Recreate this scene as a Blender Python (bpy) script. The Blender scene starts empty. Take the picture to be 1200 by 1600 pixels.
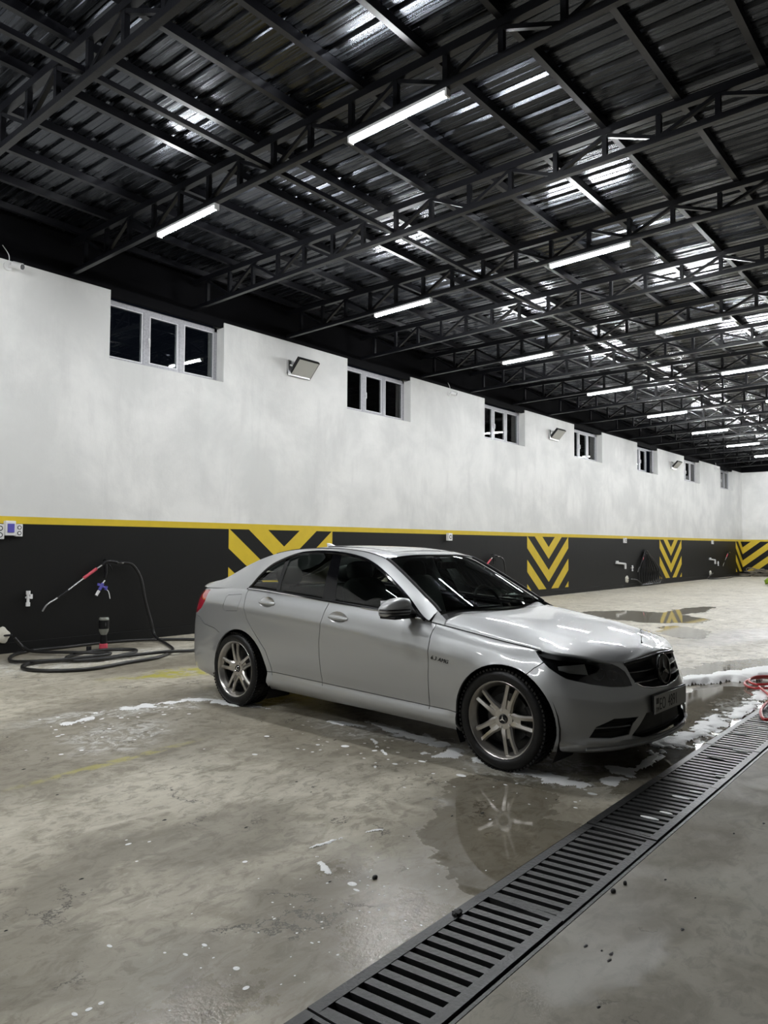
import bpy, bmesh, math, random
import numpy as np
from mathutils import Vector, Matrix, Euler

# ---------------------------------------------------------------- camera
SC = bpy.context.scene
COL = SC.collection
CAM_H = 1.42217
YAW, PITCH, ROLL = 0.878060, 0.0435122, 0.00585883
def cam_axes():
    f = Vector((math.sin(YAW)*math.cos(PITCH), math.cos(YAW)*math.cos(PITCH), math.sin(PITCH)))
    r = Vector((math.cos(YAW), -math.sin(YAW), 0)); u = r.cross(f)
    return r*math.cos(ROLL)+u*math.sin(ROLL), -r*math.sin(ROLL)+u*math.cos(ROLL), f
_r, _u, _f = cam_axes()
cd = bpy.data.cameras.new('camera'); cam = bpy.data.objects.new('camera', cd); COL.objects.link(cam)
cam.matrix_world = Matrix(((_r.x, _u.x, -_f.x, 0), (_r.y, _u.y, -_f.y, 0), (_r.z, _u.z, -_f.z, CAM_H), (0, 0, 0, 1)))
cd.sensor_fit = 'HORIZONTAL'; cd.sensor_width = 36; cd.lens = 1158.9/1200*36; cd.clip_start = 0.05; cd.clip_end = 300
SC.camera = cam
# ---------------------------------------------------------------- world (night), exposure
w = bpy.data.worlds.new('night'); SC.world = w; w.use_nodes = True
w.node_tree.nodes['Background'].inputs[0].default_value = (0.010, 0.013, 0.022, 1)
w.node_tree.nodes['Background'].inputs[1].default_value = 0.25
SC.view_settings.view_transform = 'Standard'; SC.view_settings.look = 'None'
SC.view_settings.exposure = 0.0; SC.view_settings.gamma = 1.0; SC.view_settings.use_curve_mapping = False
LAMP_POWER = 330.0      # emission strength of every tube

# ---------------------------------------------------------------- materials
def newmat(name):
    m = bpy.data.materials.new(name); m.use_nodes = True
    return m, m.node_tree, m.node_tree.nodes['Principled BSDF']
def mat(name, col, rough=0.5, metal=0.0, coat=0.0, coat_rough=0.03, spec=0.5, emit=None, estr=0, var=0.0, vscale=8, bump=0.0, bscale=40):
    m, nt, p = newmat(name)
    p.inputs['Base Color'].default_value = (*col, 1); p.inputs['Roughness'].default_value = rough
    p.inputs['Metallic'].default_value = metal; p.inputs['Coat Weight'].default_value = coat
    p.inputs['Coat Roughness'].default_value = coat_rough; p.inputs['Specular IOR Level'].default_value = spec
    if emit: p.inputs['Emission Color'].default_value = (*emit, 1); p.inputs['Emission Strength'].default_value = estr
    N = nt.nodes; L = nt.links
    tc = N.new('ShaderNodeTexCoord')
    if var > 0:
        n = N.new('ShaderNodeTexNoise'); n.inputs['Scale'].default_value = vscale; n.inputs['Detail'].default_value = 5
        L.new(tc.outputs['Object'], n.inputs['Vector'])
        mx = N.new('ShaderNodeMix'); mx.data_type = 'RGBA'
        mx.inputs[6].default_value = (*[c*(1-var) for c in col], 1); mx.inputs[7].default_value = (*[min(1, c*(1+var)) for c in col], 1)
        L.new(n.outputs['Fac'], mx.inputs[0]); L.new(mx.outputs[2], p.inputs['Base Color'])
    if bump > 0:
        n = N.new('ShaderNodeTexNoise'); n.inputs['Scale'].default_value = bscale; n.inputs['Detail'].default_value = 4
        L.new(tc.outputs['Object'], n.inputs['Vector'])
        b = N.new('ShaderNodeBump'); b.inputs['Strength'].default_value = bump; b.inputs['Distance'].default_value = 0.01
        L.new(n.outputs['Fac'], b.inputs['Height']); L.new(b.outputs['Normal'], p.inputs['Normal'])
    return m
def glassmat(name, tint, rough=0.0, f0=0.045):
    m = bpy.data.materials.new(name); m.use_nodes = True; nt = m.node_tree; N = nt.nodes; L = nt.links
    N.remove(N['Principled BSDF']); out = N['Material Output']
    tr = N.new('ShaderNodeBsdfTransparent'); tr.inputs[0].default_value = (*tint, 1)
    gl = N.new('ShaderNodeBsdfGlossy'); gl.inputs['Roughness'].default_value = rough; gl.inputs['Color'].default_value = (1, 1, 1, 1)
    fr = N.new('ShaderNodeFresnel'); fr.inputs[0].default_value = 1.5
    mx = N.new('ShaderNodeMixShader'); L.new(fr.outputs[0], mx.inputs[0]); L.new(tr.outputs[0], mx.inputs[1]); L.new(gl.outputs[0], mx.inputs[2])
    L.new(mx.outputs[0], out.inputs[0]); return m

class NT:
    """tiny helper for node math"""
    def __init__(s, nt): s.nt = nt; s.N = nt.nodes; s.L = nt.links
    def new(s, t, **k):
        n = s.N.new(t)
        for a, b in k.items(): setattr(n, a, b)
        return n
    def inp(s, sock, v):
        if hasattr(v, 'is_linked') or hasattr(v, 'links'): s.L.new(v, sock)
        else: sock.default_value = v
    def math(s, op, a, b=None, c=None, clamp=False):
        n = s.new('ShaderNodeMath', operation=op); n.use_clamp = clamp
        s.inp(n.inputs[0], a)
        if b is not None: s.inp(n.inputs[1], b)
        if c is not None: s.inp(n.inputs[2], c)
        return n.outputs[0]
    def noise(s, vec, scale, detail=4, rough=0.55, dist=0, out='Fac'):
        n = s.new('ShaderNodeTexNoise'); n.inputs['Scale'].default_value = scale; n.inputs['Detail'].default_value = detail
        n.inputs['Roughness'].default_value = rough; n.inputs['Distortion'].default_value = dist; s.L.new(vec, n.inputs['Vector'])
        return n.outputs[out]
    def ramp(s, f, lo, hi, a=0.0, b=1.0):
        n = s.new('ShaderNodeMapRange'); n.interpolation_type = 'SMOOTHSTEP'
        s.inp(n.inputs[0], f); n.inputs[1].default_value = lo; n.inputs[2].default_value = hi
        n.inputs[3].default_value = a; n.inputs[4].default_value = b
        return n.outputs[0]
    def mix(s, f, a, b):
        n = s.new('ShaderNodeMix', data_type='RGBA'); s.inp(n.inputs[0], f)
        for k, v in ((6, a), (7, b)):
            if isinstance(v, tuple): n.inputs[k].default_value = (*v, 1)
            else: s.L.new(v, n.inputs[k])
        return n.outputs[2]
    def mapping(s, vec, loc=(0, 0, 0), rot=(0, 0, 0), scale=(1, 1, 1), typ='POINT'):
        n = s.new('ShaderNodeMapping', vector_type=typ); s.L.new(vec, n.inputs[0])
        n.inputs['Location'].default_value = loc; n.inputs['Rotation'].default_value = rot; n.inputs['Scale'].default_value = scale
        return n.outputs[0]
    def ellipses(s, vec, lst, soft=0.35):
        """max of soft ellipse masks, lst: (cx, cy, rx, ry, rot degrees)"""
        res = None
        for cx, cy, rx, ry, ro in lst:
            v = s.mapping(vec, (cx, cy, 0), (0, 0, math.radians(ro)), (rx, ry, 1e6), 'TEXTURE')
            l = s.new('ShaderNodeVectorMath', operation='LENGTH'); s.L.new(v, l.inputs[0])
            m = s.ramp(l.outputs['Value'], 1+soft, 1-soft)
            res = m if res is None else s.math('MAXIMUM', res, m)
        return res

def floor_material():
    m, nt, p = newmat('wet_concrete'); T = NT(nt)
    co = T.new('ShaderNodeTexCoord').outputs['Object']
    flat = T.mapping(co, scale=(1, 1, 0))
    n1 = T.noise(flat, 0.55, 6, 0.6, 0.6); n2 = T.noise(flat, 3.0, 7, 0.65, 0.9); n3 = T.noise(flat, 38, 4, 0.6)
    streak = T.noise(T.mapping(flat, rot=(0, 0, 0.3), scale=(0.35, 1.9, 1)), 1.6, 6, 0.65, 1.2)
    base = T.mix(T.ramp(n1, .38, .62), (.375, .343, .272), (.525, .488, .396))
    base = T.mix(T.math('MULTIPLY', T.ramp(n2, .48, .66), .70), base, (.245, .220, .165))
    base = T.mix(T.math('MULTIPLY', T.ramp(streak, .52, .70), .50), base, (.64, .60, .50))
    base = T.mix(T.math('MULTIPLY', T.ramp(n3, .60, .75), .5), base, (.13, .118, .10))
    n4 = T.noise(T.mapping(flat, rot=(0, 0, -.5), scale=(1, 1.6, 1)), 8.5, 9, .72, .8)
    base = T.mix(T.math('MULTIPLY', T.ramp(n4, .48, .62), .60), base, (.175, .155, .118))
    base = T.mix(T.math('MULTIPLY', T.ramp(n4, .44, .33), .32), base, (.66, .63, .55))
    # pale, dry far part of the hall
    sx = T.new('ShaderNodeSeparateXYZ'); T.L.new(flat, sx.inputs[0])
    far = T.ramp(sx.outputs[0], 9, 22)
    base = T.mix(T.math('MULTIPLY', far, .40), base, (.66, .62, .53))
    # pitting and dark cracks
    vo = T.new('ShaderNodeTexVoronoi', feature='DISTANCE_TO_EDGE'); vo.inputs['Scale'].default_value = 1.1
    dv = T.new('ShaderNodeVectorMath', operation='ADD'); T.L.new(flat, dv.inputs[0])
    nn = T.noise(flat, 2.3, 6, 0.7, out='Color'); T.L.new(nn, dv.inputs[1]); T.L.new(dv.outputs[0], vo.inputs['Vector'])
    crack = T.math('MULTIPLY', T.ramp(vo.outputs['Distance'], .018, .004), T.ramp(T.noise(flat, 2.6, 5), .52, .60))
    base = T.mix(T.math('MULTIPLY', crack, .9), base, (.05, .045, .038))
    # wobbling coordinate for the puddles and stains
    wob = T.noise(flat, 1.7, 7, 0.65, 0.4, 'Color')
    wv = T.new('ShaderNodeVectorMath', operation='MULTIPLY_ADD'); T.L.new(wob, wv.inputs[0]); wv.inputs[1].default_value = (.9, .9, 0); wv.inputs[2].default_value = (-.45, -.45, 0)
    av = T.new('ShaderNodeVectorMath', operation='ADD'); T.L.new(flat, av.inputs[0]); T.L.new(wv.outputs[0], av.inputs[1])
    wv2 = av.outputs[0]
    damp = T.ellipses(wv2, [(3.3, 1.9, 1.05, .55, 35), (2.15, 1.95, .75, .42, 10), (1.40, 2.1, .45, .36, 0), (1.1, 2.75, .35, .5, 20), (1.7, 3.1, .5, .22, 30), (5.2, 3.3, 2.2, 1.0, 85), (6.6, 2.0, 2.0, .75, 0),
                            (4.0, 3.6, .6, .9, 0), (3.1, 5.2, 1.7, 1.0, 20), (12.5, 3.3, 2.6, .5, -15), (6.0, 7.6, 1.9, .5, 0), (4.4, 9.3, 1.6, .5, 0), (2.35, 3.0, .5, .3, 0), (2.5, 1.1, .3, .14, 0)], .35)
    base = T.mix(T.math('MULTIPLY', damp, .50), base, (.115, .098, .070))
    pud = T.ellipses(wv2, [(3.35, 1.98, .78, .36, 36), (7.2, 2.0, 1.5, .42, 2), (9.3, 2.45, 1.5, .32, -16), (14.9, 5.6, 1.0, 1.4, -28), (12.7, 4.1, .9, .4, 20), (5.2, 2.1, 1.2, .6, 0), (17.0, 5.3, 1.4, .35, 0)], .05)
    base = T.mix(T.math('MULTIPLY', pud, .42), base, (.085, .073, .052))
    # yellow paint worn into the concrete
    yn = T.ramp(T.noise(flat, 5.5, 6, 0.7), .42, .56)
    yel = T.math('MULTIPLY', T.ellipses(av.outputs[0], [(4.95, 6.9, .75, .22, -20), (4.95, 5.15, .35, .22, 0), (5.4, 5.9, .7, .18, 0)], .3), yn)
    yel2 = T.math('MULTIPLY', T.ellipses(flat, [(2.65, 4.46, .62, .045, 3)], .5), T.ramp(T.noise(flat, 9, 5, .7), .40, .55))
    base = T.mix(T.math('MULTIPLY', yel, .9), base, (.36, .33, .035))
    base = T.mix(T.math('MULTIPLY', yel2, .6), base, (.44, .40, .08))
    # thin dried soap film
    soap = T.math('MULTIPLY', T.ellipses(wv2, [(3.5, 5.75, .9, .16, -8), (3.0, 5.0, .5, .3, 30), (4.42, 3.1, .20, 1.2, 6), (4.15, 2.3, .16, .5, 0), (4.5, 5.3, .25, .5, 0), (4.0, 5.6, .5, .12, -10), (4.6, 8.6, 1.6, .55, 0), (2.9, 4.9, .35, .12, 10), (7.2, 1.85, .9, .12, 0)], .4),
                  T.ramp(T.noise(T.mapping(flat, scale=(1, 1, 1)), 7.5, 8, .75, 1.6), .44, .62))
    base = T.mix(T.math('MULTIPLY', soap, .70), base, (.72, .72, .69))
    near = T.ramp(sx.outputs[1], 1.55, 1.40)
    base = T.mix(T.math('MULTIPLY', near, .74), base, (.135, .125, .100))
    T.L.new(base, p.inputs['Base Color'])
    r = T.math('ADD', T.ramp(n2, .35, .65, .44, .60), T.math('MULTIPLY', near, .22))
    r = T.math('MULTIPLY', r, T.ramp(damp, 0, 1, 1.0, .68))
    grit = T.math('MULTIPLY', T.ellipses(flat, [(2.20, 1.77, .34, .20, 30), (1.38, 1.85, .30, .20, 0), (2.45, 2.25, .16, .10, 0)], .6), T.ramp(T.noise(flat, 5, 6, .7), .38, .55))
    r = T.math('ADD', T.math('MULTIPLY', r, T.math('SUBTRACT', 1, pud)), T.math('MULTIPLY', pud, .035))
    r = T.math('ADD', T.math('MULTIPLY', r, T.math('SUBTRACT', 1, grit)), T.math('MULTIPLY', grit, .17))
    T.L.new(r, p.inputs['Roughness'])
    p.inputs['Specular IOR Level'].default_value = .5
    b = T.new('ShaderNodeBump'); b.inputs['Distance'].default_value = .004
    T.L.new(T.math('MULTIPLY', T.math('SUBTRACT', 1, T.math('MULTIPLY', pud, .97)), .22), b.inputs['Strength'])
    hgt = T.math('ADD', T.math('MULTIPLY', n3, .5), T.math('ADD', T.math('MULTIPLY', n2, 1.2), T.math('MULTIPLY', crack, -1.2)))
    gr = T.math('MULTIPLY', T.math('MULTIPLY', T.noise(flat, 60, 3, .7), grit), 2.0)
    T.L.new(T.math('ADD', hgt, gr), b.inputs['Height']); T.L.new(b.outputs[0], p.inputs['Normal'])
    return m

def plaster_material():
    m, nt, p = newmat('white_plaster'); T = NT(nt)
    co = T.new('ShaderNodeTexCoord').outputs['Object']
    n1 = T.noise(co, .8, 6, .6, .3); n2 = T.noise(T.mapping(co, scale=(1.6, 1.6, .35)), 2.2, 6, .6)
    c = T.mix(T.ramp(n1, .35, .68), (.66, .665, .655), (.80, .80, .785))
    c = T.mix(T.math('MULTIPLY', T.ramp(n2, .50, .72), .35), c, (.58, .58, .575))
    ch = T.math('MULTIPLY', T.ramp(T.noise(co, 7.0, 5, .6), .665, .70), T.ellipses(T.mapping(co, rot=(math.radians(-90), 0, 0)), [(4.4, -4.3, .7, .45, 0), (14.6, -4.55, .4, .1, 0), (20.5, -4.6, .6, .2, 0), (37, -4.6, 1.0, .2, 0)], .4))
    c = T.mix(T.math('MULTIPLY', ch, .8), c, (.13, .12, .11))
    T.L.new(c, p.inputs['Base Color']); p.inputs['Roughness'].default_value = .62
    b = T.new('ShaderNodeBump'); b.inputs['Strength'].default_value = .35; b.inputs['Distance'].default_value = .012
    T.L.new(T.math('ADD', T.math('MULTIPLY', T.noise(co, 6, 7, .65), 1.0), n2), b.inputs['Height']); T.L.new(b.outputs[0], p.inputs['Normal'])
    return m

def deck_material():
    m, nt, p = newmat('dark_roof_sheet'); T = NT(nt)
    co = T.new('ShaderNodeTexCoord').outputs['Object']
    st = T.noise(T.mapping(co, scale=(14, .35, 1)), 3.0, 5, .6); n = T.noise(co, 1.1, 4, .5, .5)
    c = T.mix(n, (.036, .039, .046), (.066, .071, .082)); T.L.new(c, p.inputs['Base Color'])
    p.inputs['Metallic'].default_value = .92
    T.L.new(T.ramp(st, .3, .7, .12, .36), p.inputs['Roughness'])
    b = T.new('ShaderNodeBump'); b.inputs['Strength'].default_value = .20; b.inputs['Distance'].default_value = .012
    T.L.new(T.math('ADD', T.noise(T.mapping(co, scale=(3.5, .45, 1)), 1.3, 3, .5), T.math('MULTIPLY', st, .10)), b.inputs['Height']); T.L.new(b.outputs[0], p.inputs['Normal'])
    return m

M = {}
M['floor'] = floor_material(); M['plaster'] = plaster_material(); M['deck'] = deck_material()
M['black_paint'] = mat('black_wall_paint', (.0055, .0057, .0057), .5, spec=.3, var=.25, vscale=2.5, bump=.15, bscale=9)
M['yellow_paint'] = mat('yellow_wall_paint', (.66, .48, .028), .45, var=.12, vscale=6, bump=.1, bscale=12)
M['beam_black'] = mat('black_ring_beam', (.0035, .0035, .0045), .8, var=.3, spec=.08)
M['steel'] = mat('black_painted_steel', (.0055, .0058, .0075), .34, spec=.35, var=.2, bump=.1)
M['steel_edge'] = mat('black_steel_tube', (.007, .0072, .0095), .33, spec=.35, var=.2)
M['cast'] = mat('cast_drain_iron', (.045, .046, .046), .42, .45, var=.45, vscale=11, bump=.3, bscale=60)
M['pit'] = mat('drain_pit_dark', (.004, .004, .004), .6)
M['pvc'] = mat('window_pvc', (.72, .72, .74), .35, var=.08)
M['film'] = mat('protective_film_grey', (.40, .40, .43), .35, var=.45, vscale=45)
M['white'] = mat('white_plastic', (.78, .78, .78), .4)
M['offwhite'] = mat('cream_plastic', (.62, .60, .52), .5, var=.15, vscale=30)
M['darkplastic'] = mat('black_plastic', (.008, .008, .009), .35, spec=.25)
M['gloss_black'] = mat('gloss_black_trim', (.005, .005, .006), .07, spec=.4)
M['rubber'] = mat('black_hose_rubber', (.013, .013, .013), .38, var=.3, vscale=20)
M['tire'] = mat('wet_tyre_rubber', (.0075, .0075, .008), .38, spec=.28, bump=.2, bscale=60)
M['blue'] = mat('blue_plastic', (.10, .09, .42), .4); M['redp'] = mat('red_plastic', (.60, .075, .11), .4)
M['redhose'] = mat('red_rubber_hose', (.42, .020, .022), .3)
M['chrome'] = mat('chrome', (.80, .80, .81), .07, 1.0); M['satin'] = mat('satin_metal', (.55, .55, .55), .3, 1.0)
M['lamp'] = mat('lit_tube', (1, 1, 1), .4, emit=(.965, .985, 1.0), estr=LAMP_POWER)
M['housing'] = mat('lamp_housing', (.55, .55, .56), .4)
M['foam'] = mat('soap_foam_and_glint', (.88, .885, .88), .55, bump=.5, bscale=120)
M['glass'] = glassmat('window_glass', (.85, .88, .88)); M['carglass'] = glassmat('tinted_car_glass', (.60, .66, .62))
M['screen'] = glassmat('windscreen_glass', (.60, .68, .64)); M['lens'] = glassmat('headlamp_lens', (.80, .82, .82))
M['clearplastic'] = mat('cloudy_bottle', (.17, .175, .15), .15, coat=.5)
M['plate'] = mat('number_plate_white', (.36, .36, .35), .4); M['ink'] = mat('black_ink', (.01, .01, .01), .5)
M['bright_metal'] = mat('brushed_bright_metal', (.85, .85, .85), .22, 1.0)
M['floodglass'] = mat('floodlight_diffuser', (.42, .42, .39), .25)
def paint_material():
    m, nt, p = newmat('silver_metallic_paint'); T = NT(nt)
    co = T.new('ShaderNodeTexCoord').outputs['Object']
    p.inputs['Base Color'].default_value = (.40, .407, .41, 1); p.inputs['Metallic'].default_value = .58
    p.inputs['Roughness'].default_value = .42; p.inputs['Coat Weight'].default_value = 1; p.inputs['Coat Roughness'].default_value = .035
    vo = T.new('ShaderNodeTexVoronoi', feature='F1'); vo.inputs['Scale'].default_value = 46; vo.inputs['Randomness'].default_value = 1; T.L.new(co, vo.inputs['Vector'])
    drop = T.math('MULTIPLY', T.ramp(vo.outputs['Distance'], .30, .10), T.ramp(T.noise(co, 24, 2), .60, .64))
    b = T.new('ShaderNodeBump'); b.inputs['Strength'].default_value = .5; b.inputs['Distance'].default_value = .003
    T.L.new(drop, b.inputs['Height']); T.L.new(b.outputs[0], p.inputs['Coat Normal'])
    return m
M['paint'] = paint_material()
M['rim'] = mat('silver_alloy', (.46, .44, .41), .28, .9, coat=.4, var=.12, vscale=30)
M['rimdark'] = mat('dark_barrel', (.03, .03, .03), .4, .5)
M['taillamp'] = mat('red_tail_lamp', (.42, .010, .030), .12, coat=1)
M['interior'] = mat('dark_upholstery', (.030, .030, .031), .6, bump=.2); M['interior_grey'] = mat('grey_upholstery', (.07, .07, .07), .6)
M['green'] = mat('bright_green_cloth', (.22, .34, .02), .8, bump=.6, bscale=50)
M['straw'] = mat('tangled_grey_rope', (.20, .18, .14), .7, var=.4, vscale=30)

# ---------------------------------------------------------------- mesh helpers
class MB:
    def __init__(s): s.v = []; s.f = []; s.mi = []
    def add(s, vs, fs, mi=0):
        o = len(s.v); s.v += [tuple(x) for x in vs]; s.f += [tuple(i+o for i in f) for f in fs]; s.mi += [mi]*len(fs); return s
    def box(s, x0, x1, y0, y1, z0, z1, mi=0):
        return s.add([(x0, y0, z0), (x1, y0, z0), (x1, y1, z0), (x0, y1, z0), (x0, y0, z1), (x1, y0, z1), (x1, y1, z1), (x0, y1, z1)],
                     [(3, 2, 1, 0), (4, 5, 6, 7), (0, 1, 5, 4), (1, 2, 6, 5), (2, 3, 7, 6), (3, 0, 4, 7)], mi)
    def bar(s, a, b, w, h, up=(0, 0, 1), mi=0):
        a = Vector(a); b = Vector(b); d = (b-a).normalized(); up = Vector(up); sd = d.cross(up)
        if sd.length < 1e-4: sd = d.cross(Vector((1, 0, 0)))
        sd.normalize(); up = sd.cross(d)
        vs = [p+sd*(w/2*i)+up*(h/2*j) for p in (a, b) for i, j in ((-1, -1), (1, -1), (1, 1), (-1, 1))]
        return s.add(vs, [(0, 1, 2, 3), (7, 6, 5, 4), (0, 4, 5, 1), (1, 5, 6, 2), (2, 6, 7, 3), (3, 7, 4, 0)], mi)
    def tube(s, pts, r, n=8, mi=0, cap=True, closed=False):
        pts = [Vector(p) for p in pts]; rs = r if isinstance(r, (list, tuple)) else [r]*len(pts); o = len(s.v); ref = Vector((0, 0, 1)); prev = None
        for i, p in enumerate(pts):
            if closed: d = (pts[(i+1) % len(pts)]-pts[i-1]).normalized()
            else: d = ((pts[min(i+1, len(pts)-1)]-pts[max(i-1, 0)])).normalized()
            if prev is None: a = d.cross(ref if abs(d.z) < .9 else Vector((1, 0, 0))).normalized()
            else: a = (prev-d*prev.dot(d)).normalized()
            prev = a; b = d.cross(a)
            s.v += [tuple(p+(a*math.cos(t)+b*math.sin(t))*rs[i]) for t in [2*math.pi*k/n for k in range(n)]]
        m = len(pts)
        for i in range(m if closed else m-1):
            for k in range(n):
                j = (i+1) % m; s.f.append((o+i*n+k, o+i*n+(k+1) % n, o+j*n+(k+1) % n, o+j*n+k)); s.mi.append(mi)
        if cap and not closed:
            s.f.append(tuple(o+k for k in range(n))[::-1]); s.f.append(tuple(o+(m-1)*n+k for k in range(n))); s.mi += [mi, mi]
        return s
    def prism(s, poly, y0, y1, axis='y', mi=0):
        n = len(poly); mk = {'y': lambda a, b, c: (a, c, b), 'x': lambda a, b, c: (c, a, b), 'z': lambda a, b, c: (a, b, c)}[axis]
        vs = [mk(a, b, y0) for a, b in poly]+[mk(a, b, y1) for a, b in poly]
        return s.add(vs, [tuple(range(n)), tuple(range(2*n-1, n-1, -1))]+[(i, i+n, (i+1) % n+n, (i+1) % n) for i in range(n)], mi)
    def lathe(s, prof, n=48, axis='y', mi=0, closed=False):
        o = len(s.v); m = len(prof)
        for k in range(n):
            t = 2*math.pi*k/n; c, q = math.cos(t), math.sin(t)
            for r, h in prof: s.v.append({'y': (r*c, h, r*q), 'z': (r*c, r*q, h), 'x': (h, r*c, r*q)}[axis])
        for k in range(n):
            for i in range(m if closed else m-1):
                j = (i+1) % m; kk = (k+1) % n
                s.f.append((o+k*m+i, o+k*m+j, o+kk*m+j, o+kk*m+i)); s.mi.append(mi)
        return s
    def grid(s, P, mi=0):
        nu = len(P); nv = len(P[0]); o = len(s.v)
        for r in P: s.v += [tuple(x) for x in r]
        for i in range(nu-1):
            for j in range(nv-1): s.f.append((o+i*nv+j, o+(i+1)*nv+j, o+(i+1)*nv+j+1, o+i*nv+j+1)); s.mi.append(mi)
        return s
    def build(s, name, mats, parent=None, smooth=False, bevel=0, fixn=True, sharp=40):
        me = bpy.data.meshes.new(name); me.from_pydata(s.v, [], s.f)
        if not isinstance(mats, (list, tuple)): mats = [mats]
        for m in mats: me.materials.append(m)
        if max(s.mi, default=0) > 0: me.polygons.foreach_set('material_index', s.mi)
        if fixn or bevel:
            bm = bmesh.new(); bm.from_mesh(me)
            if fixn: bmesh.ops.recalc_face_normals(bm, faces=bm.faces)
            if bevel: bmesh.ops.bevel(bm, geom=bm.edges[:], offset=bevel, segments=2, profile=.6, affect='EDGES', clamp_overlap=True)
            bm.to_mesh(me); bm.free()
        if smooth:
            me.polygons.foreach_set('use_smooth', [True]*len(me.polygons))
            me.set_sharp_from_angle(angle=math.radians(sharp))
        me.update(); return link(name, me, parent)
def link(name, me, parent=None):
    o = bpy.data.objects.new(name, me); COL.objects.link(o)
    if parent: o.parent = parent
    return o
def tag(o, label=None, cat=None, group=None, kind=None):
    if label: o['label'] = label
    if cat: o['category'] = cat
    if group: o['group'] = group
    if kind: o['kind'] = kind
    return o
def empty(name, loc=(0, 0, 0), rz=0, parent=None, **k):
    o = bpy.data.objects.new(name, None); COL.objects.link(o); o.location = loc; o.rotation_euler = (0, 0, rz); o.empty_display_size = .1
    if parent: o.parent = parent
    return tag(o, **k)
def copy_tree(o, parent=None):
    c = o.copy(); COL.objects.link(c); c.parent = parent
    for ch in o.children: copy_tree(ch, c)
    return c
def crom(pts, k=8, closed=False):
    P = [Vector(p) for p in pts]; out = []; n = len(P)
    rng = range(n) if closed else range(n-1)
    for i in rng:
        g = (lambda j: P[j % n]) if closed else (lambda j: P[max(0, min(n-1, j))])
        p0, p1, p2, p3 = g(i-1), g(i), g(i+1), g(i+2)
        for q in range(k):
            t = q/k; out.append(.5*((2*p1)+(-p0+p2)*t+(2*p0-5*p1+4*p2-p3)*t*t+(-p0+3*p1-3*p2+p3)*t**3))
    if not closed: out.append(P[-1])
    return out
ORD = ['first', 'second', 'third', 'fourth', 'fifth', 'sixth', 'seventh', 'eighth', 'ninth', 'tenth', 'eleventh', 'twelfth', 'thirteenth', 'fourteenth', 'fifteenth', 'sixteenth', 'seventeenth', 'eighteenth', 'nineteenth', 'twentieth', 'twenty-first', 'twenty-second', 'twenty-third', 'twenty-fourth', 'twenty-fifth', 'twenty-sixth', 'twenty-seventh']
rnd = random.Random(7)
# ================================================================ the hall
WY = 9.8; X0, X1 = -7.0, 39.6; YB = -9.0; WTOP = 5.07; DECK = 5.70
# floor: slabs on both sides of the drain trench
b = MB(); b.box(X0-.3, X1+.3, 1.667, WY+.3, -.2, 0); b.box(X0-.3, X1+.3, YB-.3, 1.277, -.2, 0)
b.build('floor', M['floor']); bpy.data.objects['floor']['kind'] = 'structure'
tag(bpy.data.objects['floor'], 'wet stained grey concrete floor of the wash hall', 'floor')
# trench of the drain
b = MB(); b.box(X0, X1, 1.277, 1.667, -.34, -.30); b.box(X0, X1, 1.270, 1.2775, -.30, -.004); b.box(X0, X1, 1.6665, 1.674, -.30, -.004)
tr = b.build('trim_1', M['pit']); tag(tr, 'dark trench under the slotted floor drain', 'trench', kind='structure')
b = MB(); b.box(X0, X1, 1.283, 1.297, -.10, -.003)
b.build('drain_rail', M['cast'], tr)
# drain grates, one metre each
def grate_mesh():
    L = 1.0; f = MB()
    f.box(.004, L-.004, .345, .389, -.035, .002)            # border towards the car
    f.box(.004, L-.004, .030, .070, -.035, .002)            # border towards the near side
    f.box(.004, .022, .070, .345, -.035, .0015); f.box(L-.022, L-.004, .070, .345, -.035, .0015)
    bar = MB(); bar.prism([(-.018, 0.0), (.018, 0.0), (.013, -.032), (-.013, -.032)], .066, .349, 'y')
    return f, bar
gf, gb = grate_mesh()
first = None; NB = 14
GX0 = 0.64
for k in range(9):
    g = empty('drain_grate', (GX0+k*1.0+.01, 1.277, (0, .002, -.003, .001, 0, .002, -.002, 0, .001)[k]),
              label=f'black cast iron drain grate section, {ORD[k]} along the channel counting from the near end' if k else 'black cast iron drain grate section at the near end of the channel',
              cat='drain grate', group='drain grate sections in the floor channel')
    if first is None:
        first = g; fo = gf.build('frame', M['cast'], g); me = None
        bo = gb.build('bar', M['cast'], g); frame_me = fo.data; bar_me = bo.data
    else:
        fo = link('frame', frame_me, g); bo = link('bar', bar_me, g)
    for i in range(NB):
        o = bo if i == 0 else link('bar', bar_me, g)
        o.location = (.022+(i+.5)*(.956/NB), 0, 0); o.rotation_euler = (0, 0, .08)
b = MB(); b.box(GX0+9.01, X1, 1.307, 1.666, -.035, .001)
b.build('far_grate_run', M['cast'], tr)

# long white wall with its eight window openings
wins = [5.60+5.055*k for k in range(0, 7)]; WW = 2.04; WZ = 4.08; DEP = .26
m3 = [M['plaster'], M['black_paint'], M['yellow_paint'], M['beam_black']]
b = MB()
b.box(X0-.3, X1+.3, WY, WY+.30, -.0, 1.66, 1); b.box(X0-.3, X1+.3, WY, WY+.30, 1.66, 1.755, 2); b.box(X0-.3, X1+.3, WY, WY+.30, 1.755, WZ, 0)
xs = X0-.3
for x in wins:
    if x < X0: continue
    b.box(xs, x, WY, WY+.30, WZ, WTOP, 0); xs = x+WW
b.box(xs, X1+.3, WY, WY+.30, WZ, WTOP, 0)
wl = b.build('wall_left', m3); tag(wl, 'long plastered wall, white above a yellow line and black below, with high windows', 'wall', kind='structure')
b = MB(); b.box(X0-.3, X1+.3, WY+.02, WY+.32, WTOP, DECK+.1)
for x in wins:
    if x >= X0: b.box(x, x+WW, WY+.02, WY+.10, WTOP-.075, WTOP)
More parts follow.
